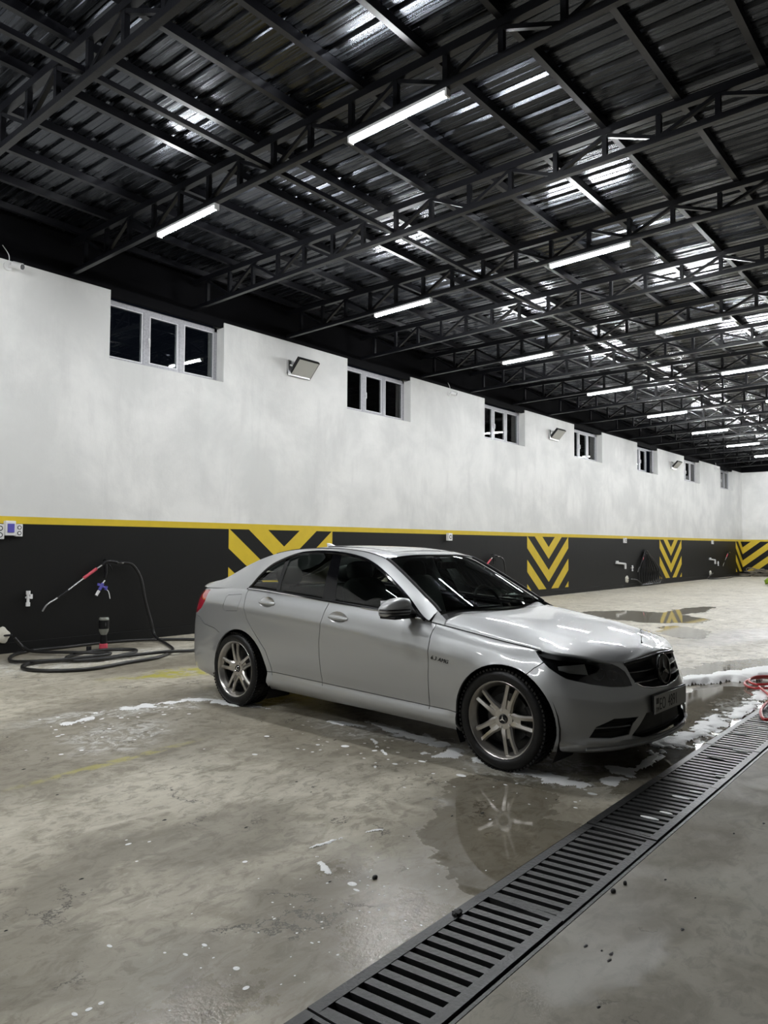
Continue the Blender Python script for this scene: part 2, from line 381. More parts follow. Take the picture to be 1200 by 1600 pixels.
tag(b.build('trim_2', M['beam_black']), 'black beam on top of the long white wall', 'beam', kind='structure')
def plainwall(name, box, label, yellow=True):
    x0, x1, y0, y1 = box; b = MB(); b.box(x0, x1, y0, y1, 0, 1.66, 1); b.box(x0, x1, y0, y1, 1.66, 1.755, 2); b.box(x0, x1, y0, y1, 1.755, WTOP, 0); b.box(x0, x1, y0, y1, WTOP, DECK+.1, 3)
    return tag(b.build(name, m3), label, 'wall', kind='structure')
wb = plainwall('wall_back', (X1, X1+.3, YB-.3, WY), 'short end wall at the far end, white above black')
plainwall('wall_front', (X0-.3, X0, YB-.3, WY), 'end wall behind the camera')
plainwall('wall_right', (X0, X1, YB-.3, YB), 'long wall behind the camera on the other side')
b = MB(); b.box(X0, X1, WY-.014, WY, 0, .135); tag(b.build('baseboard_left', M['black_paint'], bevel=.004), 'black skirting ledge along the long wall', 'baseboard', kind='structure')
b = MB(); b.box(X1-.014, X1, YB, WY-.014, 0, .135); tag(b.build('baseboard_back', M['black_paint']), 'black skirting ledge along the far wall', 'baseboard', kind='structure')

# painted chevrons
def clip(poly, a, bb, c):   # keep a*x+b*z<=c
    out = []
    for i in range(len(poly)):
        p, q = poly[i], poly[(i+1) % len(poly)]; dp = a*p[0]+bb*p[1]-c; dq = a*q[0]+bb*q[1]-c
        if dp <= 0: out.append(p)
        if dp*dq < 0: t = dp/(dp-dq); out.append((p[0]+(q[0]-p[0])*t, p[1]+(q[1]-p[1])*t))
    return out
def chev_polys(hw, half):   # half: -1 towards smaller x, 1 towards larger, 0 both
    res = []; sl = .946/hw
    for sgn in ((-1, 1) if half == 0 else (half,)):
        for lo, hi in ((-.30, .055), (.055+.0, .37), (.70, 1.03), (1.34, 1.672), (1.985, 2.315)):
            if lo < 0: continue
            if lo == .055: lo = .055
            P = [(0, .2), (hw, .2), (hw, 1.672), (0, 1.672)]
            P = clip(P, -sl, 1, hi-.946); P = clip(P, sl, -1, -(lo-.946))
            if len(P) > 2: res.append([(sgn*x, z) for x, z in P])
    return res
def chevron(cx, hw, label):
    b = MB()
    for P in chev_polys(hw, 0): b.prism([(cx+x, z) for x, z in P], WY-.0025, WY-.0003, 'y')
    o = b.build('chevron_stripes', M['yellow_paint'], wl); o['label'] = label
for k, cx in enumerate((-1.10, 9.03, 19.09, 29.20)):
    chevron(cx, 1.235, 'yellow painted chevrons')
b = MB()
for P in chev_polys(1.235, -1): b.prism([(X1+x, z) for x, z in P], WY-.0025, WY-.0003, 'y')
b.build('chevron_stripes', M['yellow_paint'], wl)
b = MB()
for P in chev_polys(1.235, 1): b.prism([(WY-x, z) for x, z in P], X1-.0025, X1-.0003, 'x')
b.build('chevron_stripes', M['yellow_paint'], wb)

# windows: three lights each, frame still in its protective film
def window(n, x, open_sash=False):
    y = WY+DEP-.07
    zt = WTOP-.075
    f = MB(); f.box(x, x+WW, y, y+.06, WZ, WZ+.055, 1); f.box(x, x+WW, y, y+.06, zt-.055, zt, 1)
    for xx in (x, x+WW-.055): f.box(xx, xx+.055, y, y+.06, WZ, zt, 1)
    fr = f.build(f'window_{n}', [M['pvc'], M['film']]); tag(fr, f'{ORD[n-1]} high window in the white wall counting from the near end, three dark panes', 'window', 'high windows in the long wall', 'structure')
    if n == 1: fr['label'] = 'nearest high window in the white wall, film still on its three-pane frame'
    xs = [x+.055, x+.055+.64, x+.055+1.29, x+WW-.055]
    for i in (1, 2):
        b = MB(); b.box(xs[i]-.035, xs[i]+.035, y-.004, y+.062, WZ+.055, zt-.055, 1)
        b.build('mullion', [M['pvc'], M['film']], fr)
    for i in range(3):
        a, c = xs[i]+(.035 if i else 0), xs[i+1]-(.035 if i < 2 else 0)
        z0, z1 = WZ+.055, zt-.055; s = .030 if i != 1 else .052
        b = MB(); b.box(a, c, y+.002, y+.05, z0, z0+s); b.box(a, c, y+.002, y+.05, z1-s, z1); b.box(a, a+s, y+.002, y+.05, z0+s, z1-s); b.box(c-s, c, y+.002, y+.05, z0+s, z1-s)
        sa = b.build('sash', M['film'], fr)
        q = .014; b = MB(); a_, c_, e0, e1 = a+s-q, c-s+q, z0+s-q, z1-s+q
        b.box(a_, c_, y-.002, y+.002, e0, e0+q); b.box(a_, c_, y-.002, y+.002, e1-q, e1); b.box(a_, a_+q, y-.002, y+.002, e0+q, e1-q); b.box(c_-q, c_, y-.002, y+.002, e0+q, e1-q); b.build('glazing_bead', M['pvc'], sa)
        g = MB(); g.box(a+s, c-s, y+.020, y+.026, z0+s, z1-s); g.build('pane', M['glass'], sa)
        if i == 1:
            h = MB(); h.box(a+.012, a+.034, y-.022, y+.002, (z0+z1)/2-.05, (z0+z1)/2+.02); h.box(a+.014, a+.030, y-.040, y-.022, (z0+z1)/2-.12, (z0+z1)/2); h.build('handle', M['white'], sa)
        if open_sash and i == 2:
            sa.rotation_euler = (0, 0, .42); px, py = c, y+.03
            sa.location = (px-(px*math.cos(.42)-py*math.sin(.42)), py-(px*math.sin(.42)+py*math.cos(.42)), 0)
n = 0
for i, x in enumerate(wins):
    if x > 5: n += 1; window(n, x, n == 5)

# ---------------------------------------------------------------- roof deck
def rib_profile(L):
    pts = []; x = 0
    while x < L-1e-6:
        pts += [(x, 0), (x+.075, 0), (x+.080, .006), (x+.090, .006), (x+.095, 0), (x+.170, 0), (x+.188, .030), (x+.232, .030)]; x += .25
    return [p for p in pts if p[0] <= L+1e-6]+[(L, 0)]
ce = empty('ceiling', (0, 0, DECK), label='dark glossy ribbed metal roof deck', cat='ceiling', kind='structure')
pr = rib_profile(1.0); Y0, Y1 = YB-.2, WY+.2
b = MB(); NY = 40
P = [[(x, Y0+(Y1-Y0)*j/NY, z) for j in range(NY+1)] for x, z in pr]
b.grid(P); sheet = b.build('roof_sheet', M['deck'], ce, fixn=False)
sm = sheet.data
for p in sm.polygons: pass
sheet.location = (X0, 0, 0)
for k in range(1, 47):
    o = link('roof_sheet', sm, ce); o.location = (X0+k*1.0, 0, 0)
b = MB(); b.box(X0-.4, X1+.4, YB-.4, WY+.4, DECK+.05, DECK+.10); b.build('deck_cover', M['beam_black'], ce)

# purlins (run along the hall)
pk = 0
pu_me = None
for k in range(-14, 12):
    y = 1.50+.732*k
    if y > WY-.1 or y < YB+.1: continue
    if pu_me is None:
        q = MB(); q.box(X0, X1, -.028, .028, 0, .085, 0); o = q.build('roof_purlin', M['steel_edge']); pu_me = o.data
    else: o = link('roof_purlin', pu_me)
    o.location = (0, y, 5.612); idx = 11-k
    
    tag(o, f'black steel purlin directly under the roof deck, {ORD[idx]} from the long white wall' if idx else 'black steel purlin directly under the roof deck, closest to the long white wall', 'purlin', 'purlins under the roof deck')

# lattice trusses
def zc(y): return 5.12+.023*(9.8-y)
def zt(y): return 5.525+.004*(9.8-y)
TX = [5.02+2.015*k for k in range(-5, 17)]
NV0 = 5.67
def truss_webs():
    ys = [NV0+.54*k for k in range(-27, 8) if YB+.2 < NV0+.54*k < WY-.15]
    return ys
ys = truss_webs()
chb = MB(); chb.bar((0, YB, zc(YB)+.03), (0, WY, zc(WY)+.03), .06, .06)
cht = MB(); cht.bar((0, YB, zt(YB)+.04), (0, WY, zt(WY)+.04), .07, .08)
web = MB(); mem = []
for i, y in enumerate(ys):
    k = round((y-NV0)/.54)
    a = MB(); a.box(-.024, .024, y-.024, y+.024, zc(y)+.05, zt(y)+.01)
    d = MB(); y2 = y-.54
    if k % 2 == 0: d.bar((0, y, zc(y)+.05), (0, y2, zt(y2)), .036, .040, (1, 0, 0))
    else: d.bar((0, y, zt(y)), (0, y2, zc(y2)+.05), .036, .040, (1, 0, 0))
    near = y > 0.2
    mem.append((near, a, d))
tcache = {}
vt = 0
for k, x in enumerate(TX):
    if not X0 < x < X1-.2: continue
    kk = k-4                      # 0: nearest truss in view
    lamps = (k % 2 == 1)
    t = empty('roof_truss', (x, 0, 0), cat='truss', group='lattice trusses across the hall')
    if kk < 0: t['label'] = f'black lattice roof truss behind the view, {ORD[-kk-1]} before the nearest one seen'
    else: t['label'] = f'black lattice roof truss {"carrying lit tube lamps" if lamps else "without lamps"}, {ORD[kk]} counting away from the camera'
    def put(name, mb):
        key = id(mb)
        if key in tcache: return link(name, tcache[key], t)
        o = mb.build(name, M['steel'], t); tcache[key] = o.data; return o
    put('bottom_chord', chb); put('top_chord', cht)
    if kk < 0:
        if 'all' not in tcache:
            al = MB()
            for nr, a, d in mem: al.add(a.v, a.f); al.add(d.v, d.f)
            tcache['all'] = al.build('web', M['steel'], t).data
        else: link('web', tcache['all'], t)
    else:
        if 'rest' not in tcache:
            re = MB()
            for nr, a, d in mem:
                if not nr: re.add(a.v, a.f); re.add(d.v, d.f)
            tcache['rest'] = re.build('hidden_web', M['steel'], t).data
        else: link('hidden_web', tcache['rest'], t)
        if kk < 11:
            for nr, a, d in mem:
                if nr: put('post', a); put('diagonal', d)
        else:
            if 'nearall' not in tcache:
                re = MB()
                for nr, a, d in mem:
                    if nr: re.add(a.v, a.f); re.add(d.v, d.f)
                tcache['nearall'] = re.build('web', M['steel'], t).data
            else: link('web', tcache['nearall'], t)
# tie beam running along the hall on the bottom chords
b = MB(); b.box(X0, X1, 5.70, 5.75, 5.285, 5.335); tag(b.build('tie_beam', M['steel_edge']), 'long thin black steel tie running the length of the hall on top of the truss bottom chords', 'beam')
# tube lamps
LR = [(7.70, 6.62), (4.60, 3.50)]
def lamp_parts():
    L = 1.10; h = MB(); h.box(-.032, .032, -L/2, L/2, -.012, .016)
    c = MB(); c.box(-.030, .030, -L/2-.012, -L/2+.012, -.052, .014); c2 = MB(); c2.box(-.030, .030, L/2-.012, L/2+.012, -.052, .014)
    tb = MB(); pts = [(-.027, -.012), (-.028, -.028), (-.020, -.044), (0, -.052), (.020, -.044), (.028, -.028), (.027, -.012)]
    tb.prism(pts, -L/2+.012, L/2-.012, 'y'); return h, c, c2, tb
lm = None
rown = ['in the row beside the white wall', 'in the row farther from the white wall']
for j, (ya, yb) in enumerate(LR):
    cnt = 0
    for k in range(-3, 9):
        x = 5.02+4.03*k
        if not X0 < x < X1: continue
        yc = (ya+yb)/2; nm = 'nearest' if k == 0 else (ORD[k] if k > 0 else None)
        lab = f'lit tube lamp {rown[j]}, {nm+" " if k == 0 else nm+" beyond the nearest"}'.strip() if nm else f'lit tube lamp {rown[j]}, {ORD[-k-1]} one behind the view'
        t = empty('tube_lamp', (x, yc, zc(yc)-.016), label=lab, cat='lamp', group='tube lamps under the trusses')
        t.rotation_euler = (-math.atan(.023), 0, 0)
        if lm is None:
            H = lamp_parts(); os_ = [H[0].build('housing', M['housing'], t), H[1].build('end_cap', M['white'], t), H[2].build('end_cap', M['white'], t), H[3].build('tube', M['lamp'], t)]
            lm = [o.data for o in os_]
        else:
            for nme, me in zip(('housing', 'end_cap', 'end_cap', 'tube'), lm): link(nme, me, t)
# ================================================================ the car
# local frame: x forward from the front axle, y to the car's left, z up
TH = -0.0397788
car = empty('car', (4.97216, 2.42188, 0), math.atan2(-math.cos(TH), math.sin(TH)),
            label='silver four-door sedan with dark headlamps and twin-spoke alloy wheels parked on the wet floor', cat='car')
def pch(x, y):
    """monotone cubic interpolation (PCHIP) returning a vectorised callable"""
    x = np.array(x, float); y = np.array(y, float); o_ = np.argsort(x); x = x[o_]; y = y[o_]; h = np.diff(x); d = np.diff(y)/h; n = len(x); m = np.zeros(n)
    for i in range(1, n-1):
        if d[i-1]*d[i] > 0:
            w1 = 2*h[i]+h[i-1]; w2 = h[i]+2*h[i-1]; m[i] = (w1+w2)/(w1/d[i-1]+w2/d[i])
    m[0] = d[0]; m[-1] = d[-1]
    def f(q):
        q = np.clip(q, x[0], x[-1]); i = np.clip(np.searchsorted(x, q)-1, 0, n-2); t = (q-x[i])/h[i]
        return (2*t**3-3*t*t+1)*y[i]+(t**3-2*t*t+t)*h[i]*m[i]+(-2*t**3+3*t*t)*y[i+1]+(t**3-t*t)*h[i]*m[i+1]
    return f
def smooth(x, y):
    """Catmull-Rom through non-uniform knots"""
    x = np.array(x, float); y = np.array(y, float); o_ = np.argsort(x); x = x[o_]; y = y[o_]; h = np.diff(x); n = len(x); d = np.diff(y)/h; m = np.zeros(n)
    m[1:-1] = (d[:-1]*h[1:]+d[1:]*h[:-1])/(h[1:]+h[:-1]); m[0] = d[0]; m[-1] = d[-1]
    def f(q):
        q = np.clip(q, x[0], x[-1]); i = np.clip(np.searchsorted(x, q)-1, 0, n-2); t = (q-x[i])/h[i]
        return (2*t**3-3*t*t+1)*y[i]+(t**3-2*t*t+t)*h[i]*m[i]+(-2*t**3+3*t*t)*y[i+1]+(t**3-t*t)*h[i]*m[i+1]
    return f
# stations: (S, [z x8], [u x8] or None (u=S), [w x8])
ST = [
 (1.25, [.165, .20, .26, .36, .46, .54, .62, .725], [.68, .725, .742, .745, .742, .722, .700, .668], [0]*8),
 (.95, [.165, .20, .26, .36, .46, .54, .62, .710], [.655, .700, .720, .722, .715, .692, .668, .640], [.30]*8),
 (.85, [.165, .20, .26, .36, .46, .54, .61, .695], [.628, .675, .697, .700, .690, .665, .640, .610], [.40]*8),
 (.70, [.165, .20, .26, .36, .46, .54, .62, .705], [.560, .610, .635, .640, .632, .608, .582, .552], [.55]*8),
 (.57, [.168, .20, .26, .36, .46, .55, .64, .737], [.470, .520, .548, .553, .548, .530, .505, .462], [.675, .68, .685, .685, .685, .68, .675, .665]),
 (.47, [.172, .20, .26, .37, .48, .58, .67, .752], [.385, .425, .455, .462, .458, .440, .408, .360], [.76, .785, .795, .80, .80, .79, .775, .745]),
 (.36, [.178, .205, .27, .38, .49, .59, .68, .763], [.34, .355, .36, .36, .36, .355, .33, .27], [.815, .84, .852, .855, .852, .842, .82, .765]),
 (.20, [.18, .21, .27, .38, .50, .60, .69, .777], [.20, .20, .20, .20, .20, .20, .195, .18], [.835, .862, .868, .872, .872, .864, .838, .768]),
 (0, [.18, .21, .28, .40, .54, .65, .735, .797], None, [.84, .865, .872, .877, .880, .874, .848, .770]),
 (-.30, [.19, .25, .315, .42, .57, .69, .775, .838], None, [.82, .866, .856, .870, .882, .877, .852, .772]),
 (-.53, [.19, .26, .318, .42, .57, .70, .79, .872], None, [.815, .868, .849, .868, .882, .879, .858, .787]),
 (-.64, [.195, .262, .32, .42, .575, .705, .81, .890], None, [.815, .868, .849, .868, .883, .880, .861, .802]),
 (-.80, [.195, .265, .32, .42, .58, .715, .83, .912], None, [.815, .868, .849, .868, .884, .881, .863, .817]),
 (-1.2, [.20, .27, .328, .42, .60, .745, .86, .938], None, [.815, .868, .849, .868, .885, .882, .863, .824]),
 (-1.7, [.20, .275, .338, .43, .62, .785, .895, .968], None, [.815, .868, .849, .869, .885, .882, .860, .816]),
 (-2.2, [.205, .28, .345, .44, .64, .82, .93, 1.0], None, [.815, .868, .852, .870, .885, .880, .855, .803]),
 (-2.5, [.205, .27, .33, .44, .65, .84, .945, 1.015], None, [.82, .868, .862, .875, .885, .877, .848, .790]),
 (-2.75, [.205, .25, .31, .44, .66, .85, .95, 1.018], None, [.83, .868, .872, .878, .880, .870, .838, .775]),
 (-3.0, [.20, .235, .30, .44, .66, .85, .95, 1.012], None, [.82, .85, .86, .868, .870, .858, .820, .745]),
 (-3.3, [.20, .235, .30, .44, .64, .82, .93, 1.002], [-3.26, -3.29, -3.30, -3.30, -3.30, -3.30, -3.295, -3.28], [.765, .805, .825, .832, .832, .818, .775, .690]),
 (-3.48, [.20, .235, .30, .44, .62, .80, .92, .998], [-3.42, -3.46, -3.48, -3.485, -3.485, -3.48, -3.47, -3.45], [.705, .75, .77, .78, .778, .762, .722, .655]),
 (-3.63, [.20, .235, .30, .44, .62, .80, .93, 1.0], [-3.55, -3.60, -3.63, -3.64, -3.64, -3.63, -3.61, -3.57], [.60, .635, .65, .66, .655, .645, .615, .575]),
 (-3.95, [.21, .24, .30, .44, .62, .80, .93, 1.01], [-3.66, -3.71, -3.74, -3.76, -3.76, -3.74, -3.70, -3.655], [.30]*8),
 (-4.25, [.22, .25, .30, .44, .62, .80, .93, 1.015], [-3.69, -3.74, -3.77, -3.79, -3.79, -3.765, -3.72, -3.67], [0]*8)]
ST = sorted(ST, key=lambda s: s[0]); SK = [s[0] for s in ST]
fz = [smooth(SK, [s[1][k] for s in ST]) for k in range(8)]
fu = [smooth(SK, [(s[2][k] if s[2] else s[0]) for s in ST]) for k in range(8)]
fw = [smooth(SK, [s[3][k] for s in ST]) for k in range(8)]
ARF = (.03, .305, .367); ARR = (-2.66, .305, .372)
_cache = {}
def section(S):
    key = round(float(S), 5)
    if key not in _cache:
        z = [float(f(S)) for f in fz]; _cache[key] = (pch(z, [float(f(S)) for f in fu]), pch(z, [float(f(S)) for f in fw]), z)
    return _cache[key]
def PS(S, Z, off=0.0):
    """right side surface point (y negative)"""
    a, b, z = section(S); u = float(a(Z)); w_ = float(b(Z))
    for cx, cz, R in (ARF, ARR):
        d = math.hypot(u-cx, Z-cz)-R
        if -.05 < d < .16: w_ += .011*math.exp(-(max(d, 0)/.035)**2)*max(0, min(1, (.52-S)/.22))
    if -3.4 < S < .1:
        zc_ = float(np.interp(S, [-3.4, -3.15, -1.65, -.62, .1], [.892, .886, .802, .700, .64])); fa = min(1, (S+3.4)/.2, (.1-S)/.55)
        w_ += fa*.011*math.exp(-abs(Z-zc_)/.030)
    if S > .30:
        fa = min(1, (S-.30)/.15)*math.exp(-max(0, Z-.246)/.010-max(0, .246-Z)/.06)*.018
        if S > .50: u += fa
        if S < .75: w_ += fa*min(1, (.75-S)/.2)
    if off:
        e = 2e-3; S2 = min(S+e, 1.25); S1 = S2-e
        p1 = Vector(PS(S1, Z)); p2 = Vector(PS(S2, Z)); p3 = Vector(PS(S, Z+e)); nrm = (p2-p1).cross(p3-Vector(PS(S, Z)))
        if nrm.length > 1e-9:
            nrm.normalize(); out = Vector((u+1.5, -w_, 0))
            if nrm.dot(out) < 0: nrm = -nrm
            return (u+nrm.x*off, -w_+nrm.y*off, Z+nrm.z*off)
    return (u, -w_, Z)
def ztop(S): return section(S)[2][-1]
def zbot(S): return section(S)[2][0]

# flat domain mesh in (S, Z), cut along the shut lines, then wrapped on the body
def densS():
    a = []; s = -4.25
    while s < 1.25: a.append(s); s += .045 if s < -3.0 else (.03 if s < .15 else .022)
    return a+[1.25]
bm = bmesh.new(); SS = densS(); NT_ = 26
grid = [[bm.verts.new((s, 0, zbot(s)+(ztop(s)-zbot(s))*j/NT_)) for j in range(NT_+1)] for s in SS]
for i in range(len(SS)-1):
    for j in range(NT_): bm.faces.new((grid[i][j], grid[i+1][j], grid[i+1][j+1], grid[i][j+1]))
def cutline(a, b, gap=0.0, tol=.05):
    a = Vector((a[0], 0, a[1])); b = Vector((b[0], 0, b[1])); d = (b-a); L = d.length; d.normalize(); n = Vector((-d.z, 0, d.x))
    for off in ((-gap/2, gap/2) if gap else (0,)):
        fs = []
        for f in bm.faces:
            ts = [(v.co-a).dot(d) for v in f.verts]; ns = [(v.co-a).dot(n)-off for v in f.verts]
            if max(ts) >= -tol*.2 and min(ts) <= L+tol*.2 and min(ns) <= 0 <= max(ns): fs.append(f)
        g = set(fs)
        for f in fs: g.update(f.edges); g.update(f.verts)
        bmesh.ops.bisect_plane(bm, geom=list(g), dist=1e-5, plane_co=a+n*off, plane_no=n)
def arc(c, r, t0, t1, n): return [(c[0]+r*math.cos(t0+(t1-t0)*i/n), c[1]+r*math.sin(t0+(t1-t0)*i/n)) for i in range(n+1)]
arcF = arc(ARF, ARF[2], -.45, math.pi+.45, 30); arcR = arc(ARR, ARR[2], -.45, math.pi+.45, 30)
HND = [(-1.450, .862), (-2.315, .927)]
GAPS = {
 'fdoor': [(-.56, .93), (-.558, .85), (-.557, .60), (-.565, .42), (-.572, .31)],
 'bgap': [(-1.595, 1.02), (-1.600, .96), (-1.625, .80), (-1.645, .66), (-1.638, .50), (-1.634, .33)],
 'rdoor': [(-2.69, 1.06), (-2.66, 1.01), (-2.628, .95), (-2.603, .87), (-2.557, .772), (-2.485, .700), (-2.385, .612), (-2.300, .527), (-2.249, .417), (-2.239, .34)],
 'sill': [(-.25, .315), (-.565, .3205), (-1.2, .3325), (-1.7, .343), (-2.2, .3535), (-2.42, .350)],
 'fbump': [(.19, .62), (.245, .668), (.325, .708), (.36, .735)],
 'rbump': [(-2.95, .62), (-3.05, .655), (-3.24, .68), (-3.36, .735), (-3.50, .75), (-4.25, .75)]}
for pl, gap in ((arcF, 0), (arcR, 0)):
    for a, b in zip(pl, pl[1:]): cutline(a, b)
GW = .0055
for nm, pl in GAPS.items():
    for a, b in zip(pl, pl[1:]): cutline(a, b, GW if nm != 'x' else 0)
# headlamp outline, tail lamp, grille mouth, intakes in (S, Z)
def Zt(S, d=0): return ztop(S)-d
HL = [(.245, .764), (.30, .722), (.36, .675), (.47, .618), (.58, .582), (.70, .560), (.80, .553), (.862, .555), (.855, .60), (.84, .64), (.80, .672), (.76, .69), (.70, .71), (.62, .735), (.50, .757), (.36, .772)]
GRL = [(.905, .560), (.95, .536), (1.05, .520), (1.25, .508), (1.27, .508), (1.27, .76), (.95, .76), (.84, .76), (.845, .70), (.865, .655), (.88, .60)]
INT = [(.80, .262), (.87, .243), (1.0, .236), (1.27, .232), (1.27, .372), (1.06, .372), (1.0, .385), (.94, .385), (.87, .32)]
FOG = [(.55, .272), (.66, .262), (.78, .272), (.81, .335), (.86, .372), (.68, .378), (.58, .335)]
TL = [(-3.37, .982), (-3.30, .930), (-3.285, .88), (-3.33, .82), (-3.43, .768), (-3.62, .762), (-3.95, .77), (-3.98, .90), (-3.60, .965)]
POLYS = {'HL': HL, 'GRL': GRL, 'INT': INT, 'FOG': FOG, 'TL': TL}
for nm, P in POLYS.items():
    for a, b in zip(P, P[1:]+P[:1]):
        if a[0] >= 1.25 and b[0] >= 1.25: continue
        cutline(a, b)
FF = arc((-2.80, .893), .1, 0, 2*math.pi, 1)
ffl = []
for cx, cz, t0 in ((-2.715, .945, 0), (-2.885, .930, math.pi/2), (-2.885, .852, math.pi), (-2.715, .862, 1.5*math.pi)): ffl += arc((cx, cz), .03, t0, t0+math.pi/2, 4)
for a, b in zip(ffl, ffl[1:]+ffl[:1]): cutline(a, b, .003)
hel = [[(cx+.094*math.cos(a), cz+.043*math.sin(a)*(1-.15*math.cos(a))-.035*.094*math.cos(a)) for a in [2*math.pi*k/20 for k in range(20)]] for cx, cz in HND]
for h_ in hel:
    for a, b in zip(h_, h_[1:]+h_[:1]): cutline(a, b)
def inpoly(p, P):
    x, y = p; c = False; n = len(P)
    for i in range(n):
        x1, y1 = P[i]; x2, y2 = P[i-1]
        if (y1 > y) != (y2 > y) and x < (x2-x1)*(y-y1)/(y2-y1)+x1: c = not c
    return c
def dline(p, pl):
    best = 9
    for a, b in zip(pl, pl[1:]):
        dx, dy = b[0]-a[0], b[1]-a[1]; L2 = dx*dx+dy*dy; t = max(0, min(1, ((p[0]-a[0])*dx+(p[1]-a[1])*dy)/L2))
        best = min(best, math.hypot(p[0]-a[0]-t*dx, p[1]-a[1]-t*dy))
    return best
def lx(pl, z):
    pts = sorted(pl, key=lambda q: q[1]); return float(np.interp(z, [q[1] for q in pts], [q[0] for q in pts]))
def lz(pl, x):
    pts = sorted(pl, key=lambda q: q[0]); return float(np.interp(x, [q[0] for q in pts], [q[1] for q in pts]))
def classify(p):
    S, Z = p
    for c in (ARF, ARR):
        if math.hypot(S-c[0], Z-c[1]) < c[2]-1e-4: return None
    for nm, P in POLYS.items():
        if inpoly(p, P): return 'tail' if nm == 'TL' else None
    for nm, pl in GAPS.items():
        if dline(p, pl) < GW/2-1e-4:
            if nm == 'fbump' and S > .35: continue
            return None
    if dline(p, ffl+ffl[:1]) < .0013: return None
    if inpoly(p, ffl): return 'fuel'
    if any(inpoly(p, h_) for h_ in hel): return None
    if S > .16 and (S > .36 or Z < lz(GAPS['fbump'], S)) and not (S < .25 and Z > .66): return 'fbump'
    if S < -2.90 and Z < lz(GAPS['rbump'], S): return 'rbump'
    if -2.45 < S < -.25 and Z < lz(GAPS['sill'], S): return 'sill'
    if S > lx(GAPS['fdoor'], Z): return 'fender'
    if S > lx(GAPS['bgap'], Z): return 'fdoor'
    if S > lx(GAPS['rdoor'], Z): return 'rdoor'
    return 'quarter'
groups = {}
for f in bm.faces:
    c = f.calc_center_median(); k = classify((c.x, c.z))
    if k: groups.setdefault(k, []).append([(v.co.x, v.co.z) for v in f.verts])
bm.free()
def panel(name, key, m, side, off=0.0, thick=.006, label=None, parent=None):
    faces = groups.get(key, []); idx = {}; vs = []; fs = []
    for f in faces:
        ids = []
        for p in f:
            q = (round(p[0], 5), round(p[1], 5))
            if q not in idx: x, y, z = PS(q[0], q[1], off); idx[q] = len(vs); vs.append((x, y*side, z))
            ids.append(idx[q])
        ids = [i for k_, i in enumerate(ids) if i != ids[k_-1]]
        if len(ids) > 2: fs.append(tuple(ids))
    me = bpy.data.meshes.new(name); me.from_pydata(vs, [], fs); me.materials.append(m)
    b = bmesh.new(); b.from_mesh(me); bmesh.ops.recalc_face_normals(b, faces=b.faces)
    tot = sum((f.normal.dot(Vector((f.calc_center_median().x+1.5, f.calc_center_median().y*2, 0)).normalized()) for f in b.faces))
    if tot < 0: bmesh.ops.reverse_faces(b, faces=b.faces)
    # fold the border inwards
    bnd = [e for e in b.edges if e.is_boundary]
    r = bmesh.ops.extrude_edge_only(b, edges=bnd); nv = [v for v in r['geom'] if isinstance(v, bmesh.types.BMVert)]
    for v in nv: v.co.y -= math.copysign(.018, v.co.y) if abs(v.co.y) > .03 else 0; v.co.x -= .010 if v.co.x > .3 else 0
    b.to_mesh(me); b.free()
    me.polygons.foreach_set('use_smooth', [True]*len(me.polygons)); me.set_sharp_from_angle(angle=math.radians(50))
    o = link(name, me, parent or car)
    if label: o['label'] = label
    return o
for side in (1, -1):
    panel('front_door', 'fdoor', M['paint'], side); panel('rear_door', 'rdoor', M['paint'], side)
    panel('front_fender', 'fender', M['paint'], side); panel('rear_quarter_panel', 'quarter', M['paint'], side)
    panel('side_sill', 'sill', M['paint'], side)
    if side == 1: panel('fuel_flap', 'fuel', M['paint'], side)
    else: groups['quarter_l'] = groups['fuel']; panel('quarter_patch', 'quarter_l', M['paint'], side)
    panel('tail_lamp', 'tail', M['taillamp'], side, label='red tail lamp')
# bumpers are one piece each: merge both halves
def whole(name, key):
    a = panel(name, key, M['paint'], 1); b_ = panel(name+'_half', key, M['paint'], -1)
    bm_ = bmesh.new(); bm_.from_mesh(a.data); bm_.from_mesh(b_.data); bmesh.ops.remove_doubles(bm_, verts=bm_.verts, dist=.0008)
    bm_.to_mesh(a.data); bm_.free(); me = b_.data; bpy.data.objects.remove(b_); bpy.data.meshes.remove(me)
    a.data.polygons.foreach_set('use_smooth', [True]*len(a.data.polygons)); a.data.set_sharp_from_angle(angle=math.radians(50)); return a
fbump = whole('front_bumper', 'fbump'); rbump = whole('rear_bumper', 'rbump')
# dark inner body behind the shut lines
b = MB()
for side in (1, -1):
    rows = []
    for s in [x for x in densS()][::2]+[1.25]:
        zb, zt_ = zbot(s)+.02, ztop(s)-.012; row = []
        for j in range(13):
            z = zb+(zt_-zb)*j/12; p = PS(s, z); u, y = p[0], p[1]; sc = 1-.030/max(.2, abs(y)) if abs(y) > .2 else 1
            row.append(((u-.06 if s > .25 else (u+.03 if s < -3.4 else u)), y*sc*side, z))
        rows.append(row)
    # leave the wheel wells open
    o = len(b.v); nv = 13
    for r in rows: b.v += r
    for i in range(len(rows)-1):
        for j in range(nv-1):
            cx = (rows[i][j][0]+rows[i+1][j+1][0])/2; cz = (rows[i][j][2]+rows[i+1][j+1][2])/2
            if math.hypot(cx-ARF[0], cz-ARF[1]) < .40 or math.hypot(cx-ARR[0], cz-ARR[1]) < .40: continue
            b.f.append((o+i*nv+j, o+(i+1)*nv+j, o+(i+1)*nv+j+1, o+i*nv+j+1)); b.mi.append(0)
b.box(-3.4, .40, -.70, .70, .185, .20); b.box(-2.30, -.42, -.78, .78, .20, .215)
b.build('inner_body', M['darkplastic'], car, fixn=False)
